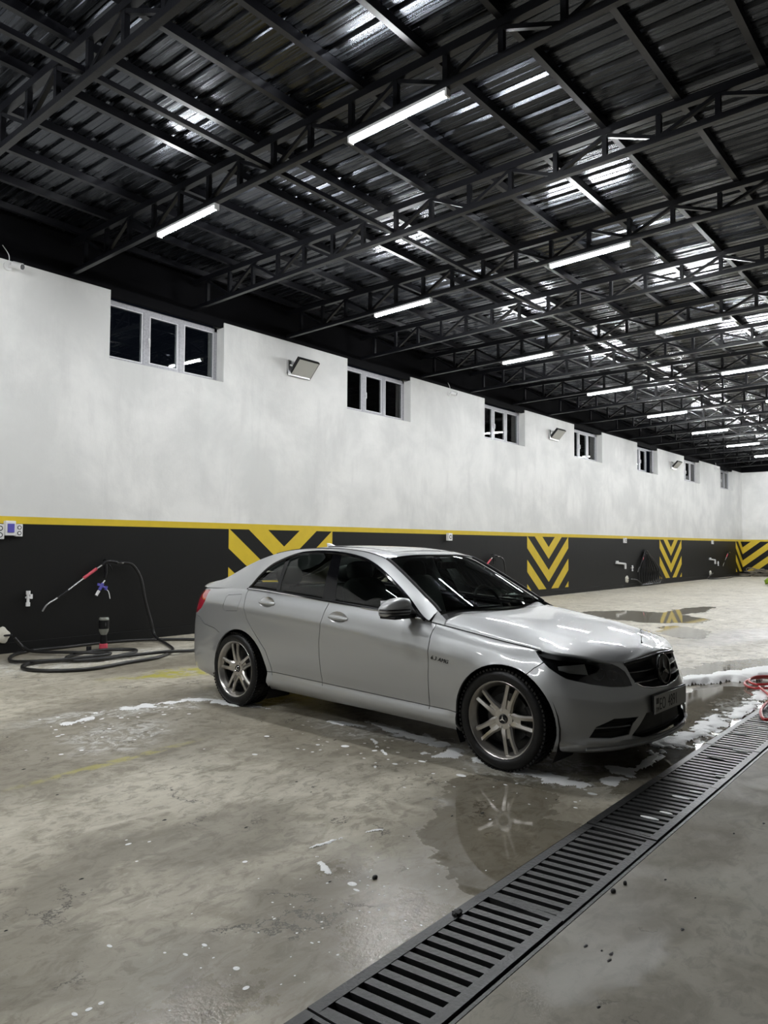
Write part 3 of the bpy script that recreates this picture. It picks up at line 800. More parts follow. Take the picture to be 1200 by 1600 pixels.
# wheel wells
for c in (ARF, ARR):
    for side in (1, -1):
        b = MB(); pts = arc(c, c[2]+.018, -.5, math.pi+.5, 22)
        P = [[(x, side*yy, z) for yy in (.855, .60)] for x, z in pts]; b.grid(P)
        o = len(b.v); b.add([(x, side*.60, z) for x, z in pts]+[(c[0], side*.60, c[1])], [(i, i+1, len(pts)) for i in range(len(pts)-1)])
        b.build('wheel_arch_liner', M['darkplastic'], car, fixn=False)

# ---- bonnet, roof, boot: top surfaces -----------------------------------
def topsec(u, W, Z, n=18):
    """interpolate across from the side edge to the centre; W,Z control lists"""
    f = pch([-x for x in W], Z); w0 = W[0]; return [(u, w0*(1-i/n), float(f(-w0*(1-i/n)))) for i in range(n+1)]
hu = [-.555, -.50, -.30, -.10, .10, .27, .36, .46, .55, .61, .64, .668]
def ktop(S): a, b_, z = section(S); return (float(a(z[-1])), float(b_(z[-1])), z[-1])
# bonnet edge = top line of fender / headlamp / grille; parametrise by S from -.53 to 1.25
hz0 = smooth([-.60, -.5, -.1, .24, .45, .55, .60, .64, .67], [.953, .945, .902, .848, .803, .776, .760, .744, .727])
zsh = smooth([-.60, -.5, -.1, .24, .36, .5, .6, .67], [.935, .918, .868, .806, .785, .752, .725, .722])
wsh = smooth([-.6, -.5, -.1, .24, .36, .5, .6, .67], [.66, .66, .64, .60, .56, .46, .33, .0])
hpw = smooth([-.60, -.5, -.2, .2, .45, .60, .67], [6.5, 6.0, 4.6, 3.4, 2.6, 2.1, 2.0])
hcr = smooth([-.60, .1, .45, .67], [.60, .52, .43, .33])
def bonnet_point(u, v):     # v: |y|
    e = bedge(u); we, ze = e
    if v >= we-1e-6: return ze
    zc_ = float(hz0(u)); t = v/we; p_ = float(hpw(u))
    z = ze+(zc_-ze)*(1-t**p_)
    vc = float(hcr(u)); k_ = max(0, min(1, (.50-u)/.25))
    return z+k_*.006*math.exp(-abs(v-vc)/.045)
_es = [ktop(S) for S in np.linspace(-.60, 1.25, 90)]
_ue = np.array([e[0] for e in _es]); _oo = np.argsort(_ue); _ue = _ue[_oo]; _we = np.array([e[1] for e in _es])[_oo]; _ze = np.array([e[2] for e in _es])[_oo]
def bedge(u):
    u = min(max(u, -.60), .6679); return float(np.interp(u, _ue, _we)), float(np.interp(u, _ue, _ze))
def rear_u(v): return -.53-.0+.13*(1-(v/.76)**2) if v < .76 else -.53
us = list(np.linspace(0, 1, 46)); b = MB(); P = []
for i, t in enumerate(us):
    row = []
    t_ = t
    for j in range(-26, 27):
        q = j/26
        # front boundary point for this lateral parameter
        S = .36+(1.25-.36)*(1-abs(q)) if abs(q) < .86 else None
        row.append((t_, q))
    P.append(row)
# rows of constant u, clipped to the outline
nrow = 60; rows = []
for i in range(nrow+1):
    t = i/nrow; u = -.53+(.665+.53)*(1-(1-t)**1.25)
    we, ze = bedge(u); we -= .0028; row = []
    for j in range(-24, 25):
        q = j/24; v = abs(q)*we
        v_ = math.copysign(v, q); uu = u
        if t < .12: uu = u+(rear_u(v)+.53)*(1-t/.12)*0.9
        row.append((uu, v_, bonnet_point(uu, min(v, bedge(uu)[0])) if abs(q) < 1 else bedge(u)[1]))
    rows.append(row)
b.grid(rows); bo = b.build('bonnet', M['paint'], car, smooth=True, sharp=60)
bmx = bmesh.new(); bmx.from_mesh(bo.data)
bmesh.ops.recalc_face_normals(bmx, faces=bmx.faces)
if sum(f.normal.z for f in bmx.faces) < 0: bmesh.ops.reverse_faces(bmx, faces=bmx.faces)
r = bmesh.ops.extrude_edge_only(bmx, edges=[e for e in bmx.edges if e.is_boundary])
for v in [v for v in r['geom'] if isinstance(v, bmesh.types.BMVert)]: v.co.z -= .014; v.co.y *= .99; v.co.x -= .006
bmx.to_mesh(bo.data); bmx.free()

# greenhouse controls along u: rail (w,z), belt is the body top line, m = upper edge of side glass
ru = [-.56, -.603, -.75, -.90, -1.05, -1.22, -1.38, -1.6, -1.9, -2.2, -2.45, -2.65, -2.85, -3.0, -3.13, -3.28, -3.45, -3.60, -3.66]
rw = smooth(ru, [.742, .722, .690, .655, .620, .585, .575, .570, .567, .562, .556, .550, .550, .556, .568, .585, .575, .540, .52])
rz = smooth(ru, [.925, .958, 1.050, 1.140, 1.225, 1.308, 1.348, 1.374, 1.384, 1.376, 1.350, 1.312, 1.258, 1.205, 1.148, 1.085, 1.052, 1.030, 1.022])
mu = [-.60, -.64, -.815, -1.05, -1.295, -1.58, -1.80, -2.0, -2.14, -2.31, -2.48, -2.58, -2.64, -2.70]
mw = smooth(mu, [.822, .815, .775, .722, .668, .642, .633, .632, .640, .662, .700, .735, .765, .775])
mz = smooth(mu, [.888, .905, 1.035, 1.178, 1.290, 1.345, 1.360, 1.357, 1.343, 1.296, 1.215, 1.125, 1.050, 1.018])
zc_u = [-.44, -.60, -.80, -1.0, -1.12, -1.3, -1.5, -1.75, -2.0, -2.25, -2.45, -2.65, -2.85, -3.03, -3.15, -3.3, -3.5, -3.62, -3.67]
zcen = smooth(zc_u, [.962, 1.050, 1.158, 1.265, 1.330, 1.368, 1.392, 1.405, 1.408, 1.400, 1.380, 1.315, 1.215, 1.120, 1.078, 1.062, 1.050, 1.042, 1.022])
# roof skin: from windscreen header to rear glass, rail to rail
def topz(u, v, wr, zr, zc_): t = min(1, v/wr); return zr+(zc_-zr)*(1-t**2.4)
def strip(name, u0, u1, m, f0=0.0, f1=0.0, w_in=0.0, n=40, dz=0.0, parent=car, mm=24):
    """surface between rails from u0 to u1; f0/f1: extra bow of the centre of the ends"""
    rows = []
    for i in range(n+1):
        t = i/n; row = []
        for j in range(-mm, mm+1):
            q = j/mm
            u = (u0+f0*(1-q*q))*(1-t)+(u1+f1*(1-q*q))*t
            ur = u0*(1-t)+u1*t
            wr = float(rw(ur))-w_in; zr = float(rz(ur)); zc_ = float(zcen(u))
            v = q*wr; row.append((u, v, zr+(zc_-zr)*(1-abs(q)**2.4)+dz))
        rows.append(row)
    bb = MB(); bb.grid(rows); o = bb.build(name, m, parent, smooth=True, sharp=60)
    return o
WS_TOP = -1.215
strip('roof', WS_TOP-.002, -2.56, M['paint'], f0=.085, f1=.10)
strip('windscreen', -.600, WS_TOP+.002, M['screen'], f0=.155, f1=.085, w_in=.030, dz=-.004)
strip('rear_window', -2.565, -3.14, M['screen'], f0=.10, f1=-.02, w_in=.03, dz=-.004)
strip('boot_lid', -3.145, -3.655, M['paint'], f0=-.02)
# side of greenhouse
def side_strip(name, m, u0, u1, lo, hi, n=40, k=8, side=1, off=0.0, parent=car):
    rows = []
    for i in range(n+1):
        u = u0+(u1-u0)*i/n; a = lo(u); c = hi(u); row = []
        for j in range(k+1):
            t = j/k; y = a[0]+(c[0]-a[0])*t+.010*math.sin(math.pi*t)*(1 if abs(a[1]-c[1]) > .15 else abs(a[1]-c[1])/.15); z = a[1]+(c[1]-a[1])*t
            row.append((u, -(y+off)*side, z))
        rows.append(row)
    bb = MB(); bb.grid(rows); return bb.build(name, m, parent, smooth=True, sharp=60)
belt = lambda u: (ktop(u)[1], ktop(u)[2])
rail = lambda u: (float(rw(u)), float(rz(u)))
mm_ = lambda u: (float(mw(u)), float(mz(u)))
def lift(f, d): return lambda u: (f(u)[0]+d*.35, f(u)[1]+d)
for side in (1, -1):
    # silver band above the windows (roof frame, A pillar) and the C pillar
    side_strip('pillar_frame', M['paint'], -.60, -2.70, lambda u: (mm_(u)[0]-.003, mm_(u)[1]+.008) if u > -2.69 else belt(u), rail, n=80, side=side, off=.002)
    side_strip('rear_pillar', M['paint'], -2.695, -3.62, belt, rail, n=40, side=side)
    side_strip('cowl_side', M['paint'], -.50, -.602, belt, lambda u: (float(np.interp(u, [-.602, -.50], [.722, .76])), float(np.interp(u, [-.602, -.5], [.958, .905]))), n=6, side=side)
    # black frame all round the glass, then the glass itself
    def glasspoly(a0, a1, b0, b1, name, m=None, off=-.006, inset=.0):
        # quad region between lower line (a0..a1) and upper line (b0..b1) along u, bounded by belt and m
        rows = []
        n = 24; k = 8
        for i in range(n+1):
            t = i/n; ul = a0+(a1-a0)*t; uh = b0+(b1-b0)*t; A = belt(ul); Bm = mm_(uh); row = []
            A = (A[0]-.004, A[1]+.014+inset); Bm = (Bm[0]+.35*inset, Bm[1]-.010-inset)
            if Bm[1] < A[1]: Bm = (Bm[0], A[1]+.001)
            for j in range(k+1):
                s = j/k; row.append((ul+(uh-ul)*s, -(A[0]+(Bm[0]-A[0])*s+.010*math.sin(math.pi*s)+off)*side, A[1]+(Bm[1]-A[1])*s))
            rows.append(row)
        bb = MB(); bb.grid(rows); return bb.build(name, m, car, smooth=True, sharp=60)
    ins = .016
    glasspoly(-.83, -1.545, -.86, -1.648, 'front_side_window', M['carglass'], off=-.010, inset=ins)
    # forward tip of the front window: triangular black mirror patch
    glasspoly(-.655, -.835, -.655, -.865, 'mirror_base_panel', M['darkplastic'], off=-.004, inset=.002)
    glasspoly(-1.685, -2.235, -1.745, -2.262, 'rear_side_window', M['carglass'], off=-.010, inset=ins)
    glasspoly(-2.272, -2.615, -2.300, -2.600, 'quarter_window', M['carglass'], off=-.010, inset=ins)
    glasspoly(-1.540, -1.690, -1.643, -1.750, 'centre_pillar', M['gloss_black'], off=-.001)
    glasspoly(-2.230, -2.275, -2.258, -2.305, 'window_divider', M['gloss_black'], off=-.002)
    # black seal following the upper edge and a bright strip on the belt
    sb = MB(); pts = [(u, -(mm_(u)[0]+.006)*side, mm_(u)[1]-.006) for u in np.linspace(-.64, -2.655, 70)]; sb.tube(pts, .012, 6); sb.build('window_seal', M['gloss_black'], car, smooth=True)
    cb = MB(); pts = [(u, -(belt(u)[0]+.002)*side, belt(u)[1]+.006) for u in np.linspace(-.63, -2.66, 50)]; cb.tube(pts, .0065, 6); cb.build('belt_trim', M['chrome'], car, smooth=True)
    db = MB(); pts = [(u, -(belt(u)[0]-.004)*side, belt(u)[1]+.016) for u in np.linspace(-.66, -2.64, 50)]; db.tube(pts, .007, 6); db.build('window_sill_seal', M['darkplastic'], car, smooth=True)
    # windscreen edge trim and roof ditch
    wt = MB(); pts = [(u, -(float(rw(u))-.016)*side, float(rz(u))+.003) for u in np.linspace(-.585, WS_TOP, 30)]; wt.tube(pts, .014, 6); wt.build('windscreen_seal', M['darkplastic'], car, smooth=True)
    rt = MB(); pts = [(u, -(float(rw(u))-.004)*side, float(rz(u))+.001) for u in np.linspace(WS_TOP-.01, -2.56, 40)]; rt.tube(pts, .006, 6); rt.build('roof_joint', M['darkplastic'], car, smooth=True)
wt = MB(); pts = [(WS_TOP+.085*(1-q*q), q*.555, float(rz(WS_TOP))+(float(zcen(WS_TOP+.085*(1-q*q)))-float(rz(WS_TOP)))*(1-abs(q)**2.4)-.002) for q in np.linspace(-1, 1, 30)]
wt.tube(pts, .009, 6); wt.build('windscreen_seal', M['darkplastic'], car, smooth=True)
# cowl under the windscreen, wipers
b = MB(); P = []
for q in np.linspace(-1, 1, 25):
    uf = rear_u(abs(q)*.76)-.004; ub = -.600+.155*(1-q*q)-.015
    P.append([(uf, q*.745, bonnet_point(min(uf+.004, -.40), min(abs(q)*.745, .75))-.016), (ub-.0, q*.715, float(rz(-.60))+(float(zcen(ub))-float(rz(-.60)))*(1-abs(q)**2.4)-.030), (ub-.06, q*.70, .94)])
b.grid(P); b.build('cowl', M['darkplastic'], car)
for q0, q1 in ((.62, .02), (-.02, -.58)):
    pts = []
    for t in np.linspace(0, 1, 12):
        q = q0+(q1-q0)*t; ub = -.600+.155*(1-q*q)-.02-.10*t*(1-.2*t); zz = float(rz(-.60-.10*t*.8))+(float(zcen(ub))-float(rz(-.60-.10*t*.8)))*(1-abs(q)**2.4)+.012
        pts.append((ub, q*.70, zz))
    wv = MB(); wv.tube(pts, .010, 6); wp = wv.build('wiper', M['darkplastic'], car, smooth=True)
for side in (1, -1):     # shut line between wing and bonnet, and at the foot of the pillar
    g_ = MB(); pts = [(lambda e: (e[0], -(e[1]-.001)*side, e[2]+.0005))(ktop(S)) for S in np.linspace(-.60, .325, 40)]; g_.tube(pts, .0045, 5); g_.build('bonnet_shut_line', M['darkplastic'], car)
    g_ = MB(); pts = [(-.532, -.783*side, .874), (-.545, -.765*side, .900), (-.560, -.735*side, .935)]; g_.tube(pts, .004, 5); g_.build('pillar_shut_line', M['darkplastic'], car)
# roof antenna fin
b = MB(); b.prism([(-2.46, 1.368), (-2.34, 1.388), (-2.44, 1.425), (-2.475, 1.430)], -.018, .018, 'y'); b.build('antenna_fin', M['white'], car, bevel=.004)
# sunroof outline on the roof
b = MB()
for sgn in (-1, 1): b.tube([(u, sgn*.40, topz(u, .40, float(rw(u)), float(rz(u)), float(zcen(u)))+.001) for u in np.linspace(-1.30, -2.05, 14)], .004, 4)
for u in (-1.30, -2.05): b.tube([(u, v, topz(u, abs(v), float(rw(u)), float(rz(u)), float(zcen(u)))+.001) for v in np.linspace(-.40, .40, 12)], .004, 4)
b.build('sunroof_seal', M['darkplastic'], car)
# boot lip
b = MB(); b.tube([(-3.640+.04*(q*q), q*.48, 1.036-.012*q*q) for q in np.linspace(-1, 1, 20)], .006, 6); b.build('boot_spoiler', M['paint'], car, smooth=True)
# ---- wheels --------------------------------------------------------------
def wheel(x, side, rot, name='wheel', r=.318):
    wh = empty(name, (x, -side*.755, r), 0 if side > 0 else math.pi, car)   # local -y is outboard
    t = MB()
    prof = [(.238, -.088), (.246, -.100), (.262, -.108), (.285, -.109), (.303, -.100), (.313, -.084), (.3175, -.060), (.3180, 0), (.3175, .060), (.313, .084), (.303, .100), (.285, .109), (.246, .100), (.238, .088)]
    t.lathe(prof, 72, 'y', closed=True)
    for k in range(72):
        a = 2*math.pi*k/72; ca, sa = math.cos(a), math.sin(a)
        for yy, sk in ((-.078, .05), (-.030, -.04), (.030, .04), (.078, -.05)):
            q = []
            for rr in (.310, .3225):
                for da, dy in ((-.026, -.018), (.026, -.018), (.026, .018), (-.026, .018)):
                    an = a+da+sk*(dy/.018)*.5; q.append((rr*math.cos(an), yy+dy, rr*math.sin(an)))
            t.add(q, [(4, 5, 6, 7), (0, 4, 7, 3), (1, 2, 6, 5), (0, 1, 5, 4), (2, 3, 7, 6)])
    t.build('tire', M['tire'], wh, smooth=True, sharp=35)
    rm = MB()
    rm.lathe([(.222, .085), (.215, -.02), (.208, -.045), (.214, -.058), (.226, -.075), (.232, -.092), (.241, -.098), (.246, -.094), (.243, -.080), (.236, -.066)], 72, 'y')
    R = rm.build('rim', M['rim'], wh, smooth=True, sharp=45)
    ba = MB(); ba.lathe([(.214, -.050), (.205, .06), (.06, .075), (.055, .02)], 48, 'y'); ba.build('barrel', M['rimdark'], wh, smooth=True)
    sp = MB()
    for k in range(5):
        a = rot+k*2*math.pi/5
        er = Vector((math.sin(a), 0, math.cos(a))); et = Vector((math.cos(a), 0, -math.sin(a))); ey = Vector((0, -1, 0))
        for s in (-1, 1):
            secs = []
            for rr, off, wd, top, dep in ((.045, .020, .021, .058, .03), (.075, .026, .0205, .067, .032), (.11, .026, .0165, .073, .028), (.16, .030, .0150, .075, .024), (.222, .038, .0160, .073, .022)):
                c = er*rr+et*(s*off)
                secs.append([c+et*(wd*s*1)+ey*(top-.010), c+et*(wd*.35*s)+ey*top, c-et*(wd*.9*s)+ey*(top-.006), c-et*(wd*.9*s)+ey*(top-dep), c+et*(wd*s)+ey*(top-dep)])
            o = len(sp.v)
            for q in secs: sp.v += [tuple(v) for v in q]
            for i in range(4):
                for j in range(5): sp.f.append((o+i*5+j, o+i*5+(j+1) % 5, o+(i+1)*5+(j+1) % 5, o+(i+1)*5+j)); sp.mi.append(0)
            sp.f.append(tuple(o+j for j in range(5))); sp.f.append(tuple(o+20+j for j in range(5))); sp.mi += [0, 0]
        # recessed web between the twin spokes
        c0 = er*.05; c1 = er*.125
        sp.add([c0-et*.018+ey*.052, c0+et*.018+ey*.052, c1+et*.016+ey*.058, c1-et*.016+ey*.058], [(0, 1, 2, 3)])
    sp.lathe([(.0, -.060), (.040, -.062), (.066, -.060), (.072, -.050), (.074, -.02)], 40, 'y')
    sp.build('spokes', M['rim'], wh, smooth=True, sharp=30)
    hc = MB(); hc.lathe([(0, -.070), (.024, -.071), (.031, -.068), (.032, -.060)], 32, 'y'); hc.lathe([(.0255, -.071), (.0275, -.0735), (.0295, -.071)], 32, 'y', mi=1)
    for k in range(3):
        a = k*2*math.pi/3; d = Vector((math.sin(a), 0, math.cos(a))); e = Vector((math.cos(a), 0, -math.sin(a)))
        hc.add([d*.026+Vector((0, -.0735, 0)), e*.0042+d*.002+Vector((0, -.0735, 0)), -d*.002+Vector((0, -.0735, 0)), -e*.0042+d*.002+Vector((0, -.0735, 0))], [(0, 1, 2, 3)], 1)
    hc.build('hub_cap', [M['darkplastic'], M['chrome']], wh, smooth=True, sharp=30)
    for k in range(5):
        bo = MB(); a = rot+(k+.5)*2*math.pi/5; c = Vector((math.sin(a)*.054, -.060, math.cos(a)*.054)); bo.tube([c+Vector((0, .02, 0)), c+Vector((0, -.006, 0))], .0075, 8)
        bo.build('bolt', M['satin'], wh, smooth=True)
    bd = MB(); bd.lathe([(.07, 0.0), (.155, 0.0), (.155, .02), (.07, .02)], 40, 'y', closed=True); bd.build('brake_disc', M['rimdark'], wh, smooth=True, sharp=30)
    cl = MB(); pts = [(.165*math.sin(t), .01, .165*math.cos(t)) for t in np.linspace(math.pi*.32, math.pi*.68, 8)]
    cl.tube(pts, .028, 6); cl.build('brake_caliper', M['rimdark'], wh, smooth=True)
    return wh
wheel(0, 1, math.radians(19)); wheel(-2.76, 1, math.radians(-10))
wheel(0, -1, math.radians(19)); wheel(-2.76, -1, math.radians(5))
# mud flap stubs behind the wheels
for x in (-.36, -3.06):
    for sd in (1, -1):
        b = MB(); b.prism([(x-.02, .17), (x+.015, .17), (x+.02, .27), (x-.01, .28)], -sd*.70-.07, -sd*.70+.07, 'y'); b.build('mud_flap', M['darkplastic'], car, bevel=.006)
# ---- door handles --------------------------------------------------------
for side in (1, -1):
    for hx, hz in HND:
        p = Vector(PS(hx, hz)); y = -p.y*0+p.y
        bw = MB(); n = 20; ring = []
        for k in range(n):
            a = 2*math.pi*k/n; x = .096*math.cos(a); z = .044*math.sin(a)*(1-.15*math.cos(a))
            q = Vector(PS(hx+x, hz+z-.035*x)); ring.append((q.x, (q.y+.0005)*side, q.z))
        cen = (hx, (p.y+.030)*side, hz); bw.add(ring+[cen], [(i, (i+1) % n, n) for i in range(n)])
        bw.build('handle_recess', M['satin'], car, smooth=True)
        hb = MB(); pts = []
        for t in np.linspace(-1, 1, 12):
            q = Vector(PS(hx+.100*t, hz-.004-.035*.1*t)); pts.append((q.x, (q.y-.012*(1-t**6)+.002)*side, q.z))
        hb.tube(pts, [.011+.005*(1-t*t) for t in np.linspace(-1, 1, 12)], 8); ho = hb.build('door_handle', M['paint'], car, smooth=True)
        st = MB(); st.tube([(a, b_+(-.009)*side, c) for a, b_, c in pts[1:-1]], .0035, 6); st.build('handle_strip', M['chrome'], ho, smooth=True)
# ---- mirrors -------------------------------------------------------------
def superbox(cx, cy, cz, ax, ay, az, taper, n=24, m=14, e=.55):
    P = []
    sg = lambda v, p: math.copysign(abs(v)**p, v)
    for i in range(m+1):
        ph = -math.pi/2+math.pi*i/m; row = []
        for k in range(n+1):
            th = 2*math.pi*k/n; x = ax*sg(math.cos(ph), e)*sg(math.cos(th), e); z = az*sg(math.cos(ph), e)*sg(math.sin(th), e); y = ay*sg(math.sin(ph), e)
            f = 1-taper*(y/ay*.5+.5); row.append((cx+x*f+0*y, cy+y, cz+z*f))
        P.append(row)
    return P
for side in (1, -1):
    rows = []
    # cross sections going outboard (y), each a rounded D in (x,z)
    for yy, x0, x1, z0, z1 in ((.885, -.765, -.735, .955, 1.0), (.89, -.79, -.700, .935, 1.035), (.915, -.805, -.685, .925, 1.050), (.97, -.815, -.682, .922, 1.055), (1.03, -.818, -.700, .923, 1.045), (1.075, -.820, -.730, .925, 1.022), (1.10, -.822, -.765, .930, .995), (1.106, -.815, -.790, .945, .975)):
        row = []
        for k in range(25):
            a = 2*math.pi*k/24; c, s = math.cos(a), math.sin(a); ex = math.copysign(abs(c)**.6, c); ez = math.copysign(abs(s)**.6, s)
            row.append(((x0+x1)/2+(x1-x0)/2*ex, -yy*side, (z0+z1)/2+(z1-z0)/2*ez))
        rows.append(row)
    mb = MB(); mb.grid(rows); mb.add(rows[0][:-1], [tuple(range(24))]); mb.add(rows[-1][:-1], [tuple(range(24))])
    mo = mb.build('door_mirror', M['paint'], car, smooth=True, sharp=60)
    a = MB(); a.bar((-.755, -.80*side, .915), (-.75, -.93*side, .930), .05, .035); a.build('mirror_arm', M['darkplastic'], mo, bevel=.008)
    a = MB(); a.box(-.822, -.682, -1.085*side if side > 0 else .90, -.90*side if side > 0 else 1.085, .912, .932); a.build('mirror_base', M['darkplastic'], mo, bevel=.006)
    # indicator strip wrapped on the front and outer face
    for zz, h_ in ((.974, .006), (.952, .0045)):
        a = MB(); pts = [(-.681, -.93*side, zz), (-.680, -.98*side, zz), (-.694, -1.03*side, zz), (-.724, -1.078*side, zz), (-.770, -1.103*side, zz), (-.805, -1.104*side, zz)]
        a.tube(crom(pts, 4), h_, 6); a.build('indicator_strip', M['darkplastic'], mo, smooth=True)
    a = MB(); a.box(-.826, -.820, -1.08*side if side > 0 else .90, -.90*side if side > 0 else 1.08, .940, 1.035); a.build('mirror_glass', M['chrome'], mo, bevel=.002)
    if side < 0:      # folded in
        an = 1.25; px, py = -.79, .905; mo.rotation_euler = (0, 0, an)
        mo.location = (px-(px*math.cos(an)-py*math.sin(an))-.14, py-(px*math.sin(an)+py*math.cos(an))-.03, -.06)
# ---- front end -----------------------------------------------------------
def wrap(poly, side, off, m, name, parent=car, inner=None, n=0, thick=.0):
    """surface patch bounded by a polygon in (S,Z), offset from the body skin"""
    bmw = bmesh.new(); s0 = min(p[0] for p in poly); s1 = max(p[0] for p in poly); z0 = min(p[1] for p in poly); z1 = max(p[1] for p in poly)
    ns = max(2, int((s1-s0)/.02)); nz = max(2, int((z1-z0)/.02))
    g = [[bmw.verts.new((s0+(s1-s0)*i/ns, 0, z0+(z1-z0)*j/nz)) for j in range(nz+1)] for i in range(ns+1)]
    for i in range(ns):
        for j in range(nz): bmw.faces.new((g[i][j], g[i+1][j], g[i+1][j+1], g[i][j+1]))
    for a, b_ in zip(poly, poly[1:]+poly[:1]):
        d = Vector((b_[0]-a[0], 0, b_[1]-a[1]))
        if d.length < 1e-6: continue
        bmesh.ops.bisect_plane(bmw, geom=bmw.verts[:]+bmw.edges[:]+bmw.faces[:], dist=1e-6, plane_co=(a[0], 0, a[1]), plane_no=(-d.z, 0, d.x))
    kill = [f for f in bmw.faces if not inpoly((f.calc_center_median().x, f.calc_center_median().z), poly)]
    bmesh.ops.delete(bmw, geom=kill, context='FACES')
    for v in bmw.verts:
        S = min(v.co.x, 1.25); Z = min(v.co.z, ztop(S)+.0); x, y, z = PS(S, Z, off); v.co = (x, y*side, z)
    me = bpy.data.meshes.new(name); bmw.to_mesh(me); bmw.free(); me.materials.append(m)
    me.polygons.foreach_set('use_smooth', [True]*len(me.polygons)); return link(name, me, parent)
for side in (1, -1):
    lens = wrap(HL, side, -.002, M['lens'], 'headlamp')
    # housing bowl behind the lens
    HLi = HL
    wrap(HLi, side, -.055, M['darkplastic'], 'lamp_bowl', lens)
    b = MB(); n = len(HL); vs = []
    for s_, z_ in HL:
        z_ = min(z_, ztop(s_)); p0 = PS(s_, z_, -.001); p1 = PS(s_, z_, -.055); vs += [(p0[0], p0[1]*side, p0[2]), (p1[0], p1[1]*side, p1[2])]
    b.add(vs, [(2*i, 2*((i+1) % n), 2*((i+1) % n)+1, 2*i+1) for i in range(n)]); b.build('lamp_rim', M['darkplastic'], lens)
    # reflector, projector and eyelid
    def onS(S, Z, d): p = PS(S, Z, d); return Vector((p[0], p[1]*side, p[2]))
    b = MB(); c = [onS(.44, .700, -.030), onS(.59, .705, -.030), onS(.59, .640, -.030), onS(.50, .655, -.030), onS(.44, .675, -.030)]
    cc = onS(.52, .675, -.05); b.add(c+[cc], [(i, (i+1) % 5, 5) for i in range(5)]); b.build('reflector', M['white'], lens)
    for S_, Z_, rr in ((.665, .640, .034), (.765, .625, .026)):
        c = onS(S_, Z_, -.020); d = Vector((.92, -.35*side, 0)).normalized(); b = MB(); b.tube([c-d*.04, c-d*.005, c+d*.002], [rr*1.1, rr*1.1, rr], 20, cap=False); b.tube([c-d*.006, c], rr*.82, 20)
        b.build('projector', M['rimdark'], lens, smooth=True)
    ey = [(.27, .752), (.36, .735), (.50, .722), (.66, .688), (.70, .694), (.62, .72), (.50, .742), (.36, .757)]
    wrap(ey, side, -.012, M['interior_grey'], 'lamp_eyelid', lens)
# grille
gr = empty('grille', (0, 0, 0), 0, car)
for side in (1, -1): wrap(GRL, side, -.055, M['pit'], 'grille_back', gr)
def gp(v, z, off=0): S = 1.25-abs(v); p = PS(S, z, off); return Vector((p[0], math.copysign(abs(p[1]), v), p[2]))
GT = lambda v: float(np.interp(abs(v), [0, .30, .40, .41], [.722, .705, .690, .69]))-.008
GB = lambda v: float(np.interp(abs(v), [0, .20, .30, .345, .37], [.508, .520, .536, .560, .60]))
b = MB()
pts = [gp(v, GT(v), -.004) for v in np.linspace(-.398, .398, 41)]; b.tube(pts, .013, 8)
b.build('grille_surround', M['darkplastic'], gr, smooth=True)
b = MB(); pts = [gp(v, GB(v)+.004, .0) for v in np.linspace(-.345, .345, 41)]; b.tube(pts, .0055, 8); b.build('chrome_edge', M['bright_metal'], gr, smooth=True)
for zz in (.645, .583):
    for s in (-1, 1):
        b = MB(); vv = np.linspace(.095 if True else 0, .378 if zz > .6 else .362, 16)
        up = [gp(s*v, zz+.010-.028*(.0), -.012) for v in vv]; lo = [gp(s*v, zz-.012, -.004) for v in vv]; bk = [gp(s*v, zz+.004, -.045) for v in vv]
        b.grid([[a_, c_, d_, a_] for a_, c_, d_ in zip(up, lo, bk)])
        o = b.build('slat', M['darkplastic'], gr)
        b = MB(); b.tube([p+Vector((.002, 0, -.001)) for p in lo], .0042, 6); b.build('slat_edge', M['bright_metal'], o, smooth=True)
cx = Vector((.712, 0, .622))
def star(cx, R, tube, parent, name, tilt=0.0, disc=True, m=None):
    b = MB(); T = Matrix.Rotation(tilt, 3, 'Y')
    ring = [cx+T@Vector((0, R*math.sin(t), R*math.cos(t))) for t in np.linspace(0, 2*math.pi, 41)[:-1]]
    b.tube(ring, tube, 8, closed=True)
    for k in range(3):
        a = k*2*math.pi/3; d = T@Vector((0, math.sin(a), math.cos(a))); e = T@Vector((0, math.cos(a), -math.sin(a))); nn = T@Vector((1, 0, 0)); wd = R*.17
        b.add([cx+d*R, cx+e*wd+d*R*.08, cx-d*R*.10, cx-e*wd+d*R*.08, cx+nn*R*.09, cx-nn*R*.09], [(0, 1, 4), (0, 4, 3), (2, 4, 1), (2, 3, 4), (0, 5, 1), (0, 3, 5), (2, 1, 5), (2, 5, 3)])
    return b.build(name, m or M['chrome'], parent, smooth=False)
star(cx, .092, .0058, gr, 'star_emblem', -.12, m=mat('dark_chrome', (.16, .16, .16), .12, 1.0))
b = MB(); b.tube([cx+Vector((-.03, 0, 0)), cx+Vector((-.006, 0, 0))], .088, 36); b.build('emblem_plate', M['darkplastic'], gr)
# bonnet star
so = star(Vector((.560, 0, .838)), .024, .0024, car, 'bonnet_ornament', 0.0)
b = MB(); b.tube([(.560, 0, .768), (.560, 0, .780), (.560, 0, .816)], [.012, .005, .003], 8); b.build('ornament_stem', M['chrome'], so, smooth=True)
# lower intake and fog openings
for side in (1, -1):
    wrap(INT, side, -.05, M['pit'], 'lower_intake')
    fo = wrap(FOG, side, -.030, M['pit'], 'fog_opening')
    for zz, s0, s1 in ((.352, .62, .84), (.325, .575, .80), (.300, .555, .79)):
        b = MB(); pts = [(lambda p: (p[0], p[1]*side, p[2]))(PS(s, zz, -.010)) for s in np.linspace(s0, s1, 10)]; b.tube(pts, .0045, 6); b.build('fog_slat', M['satin'] if zz == .325 else M['darkplastic'], fo, smooth=True)
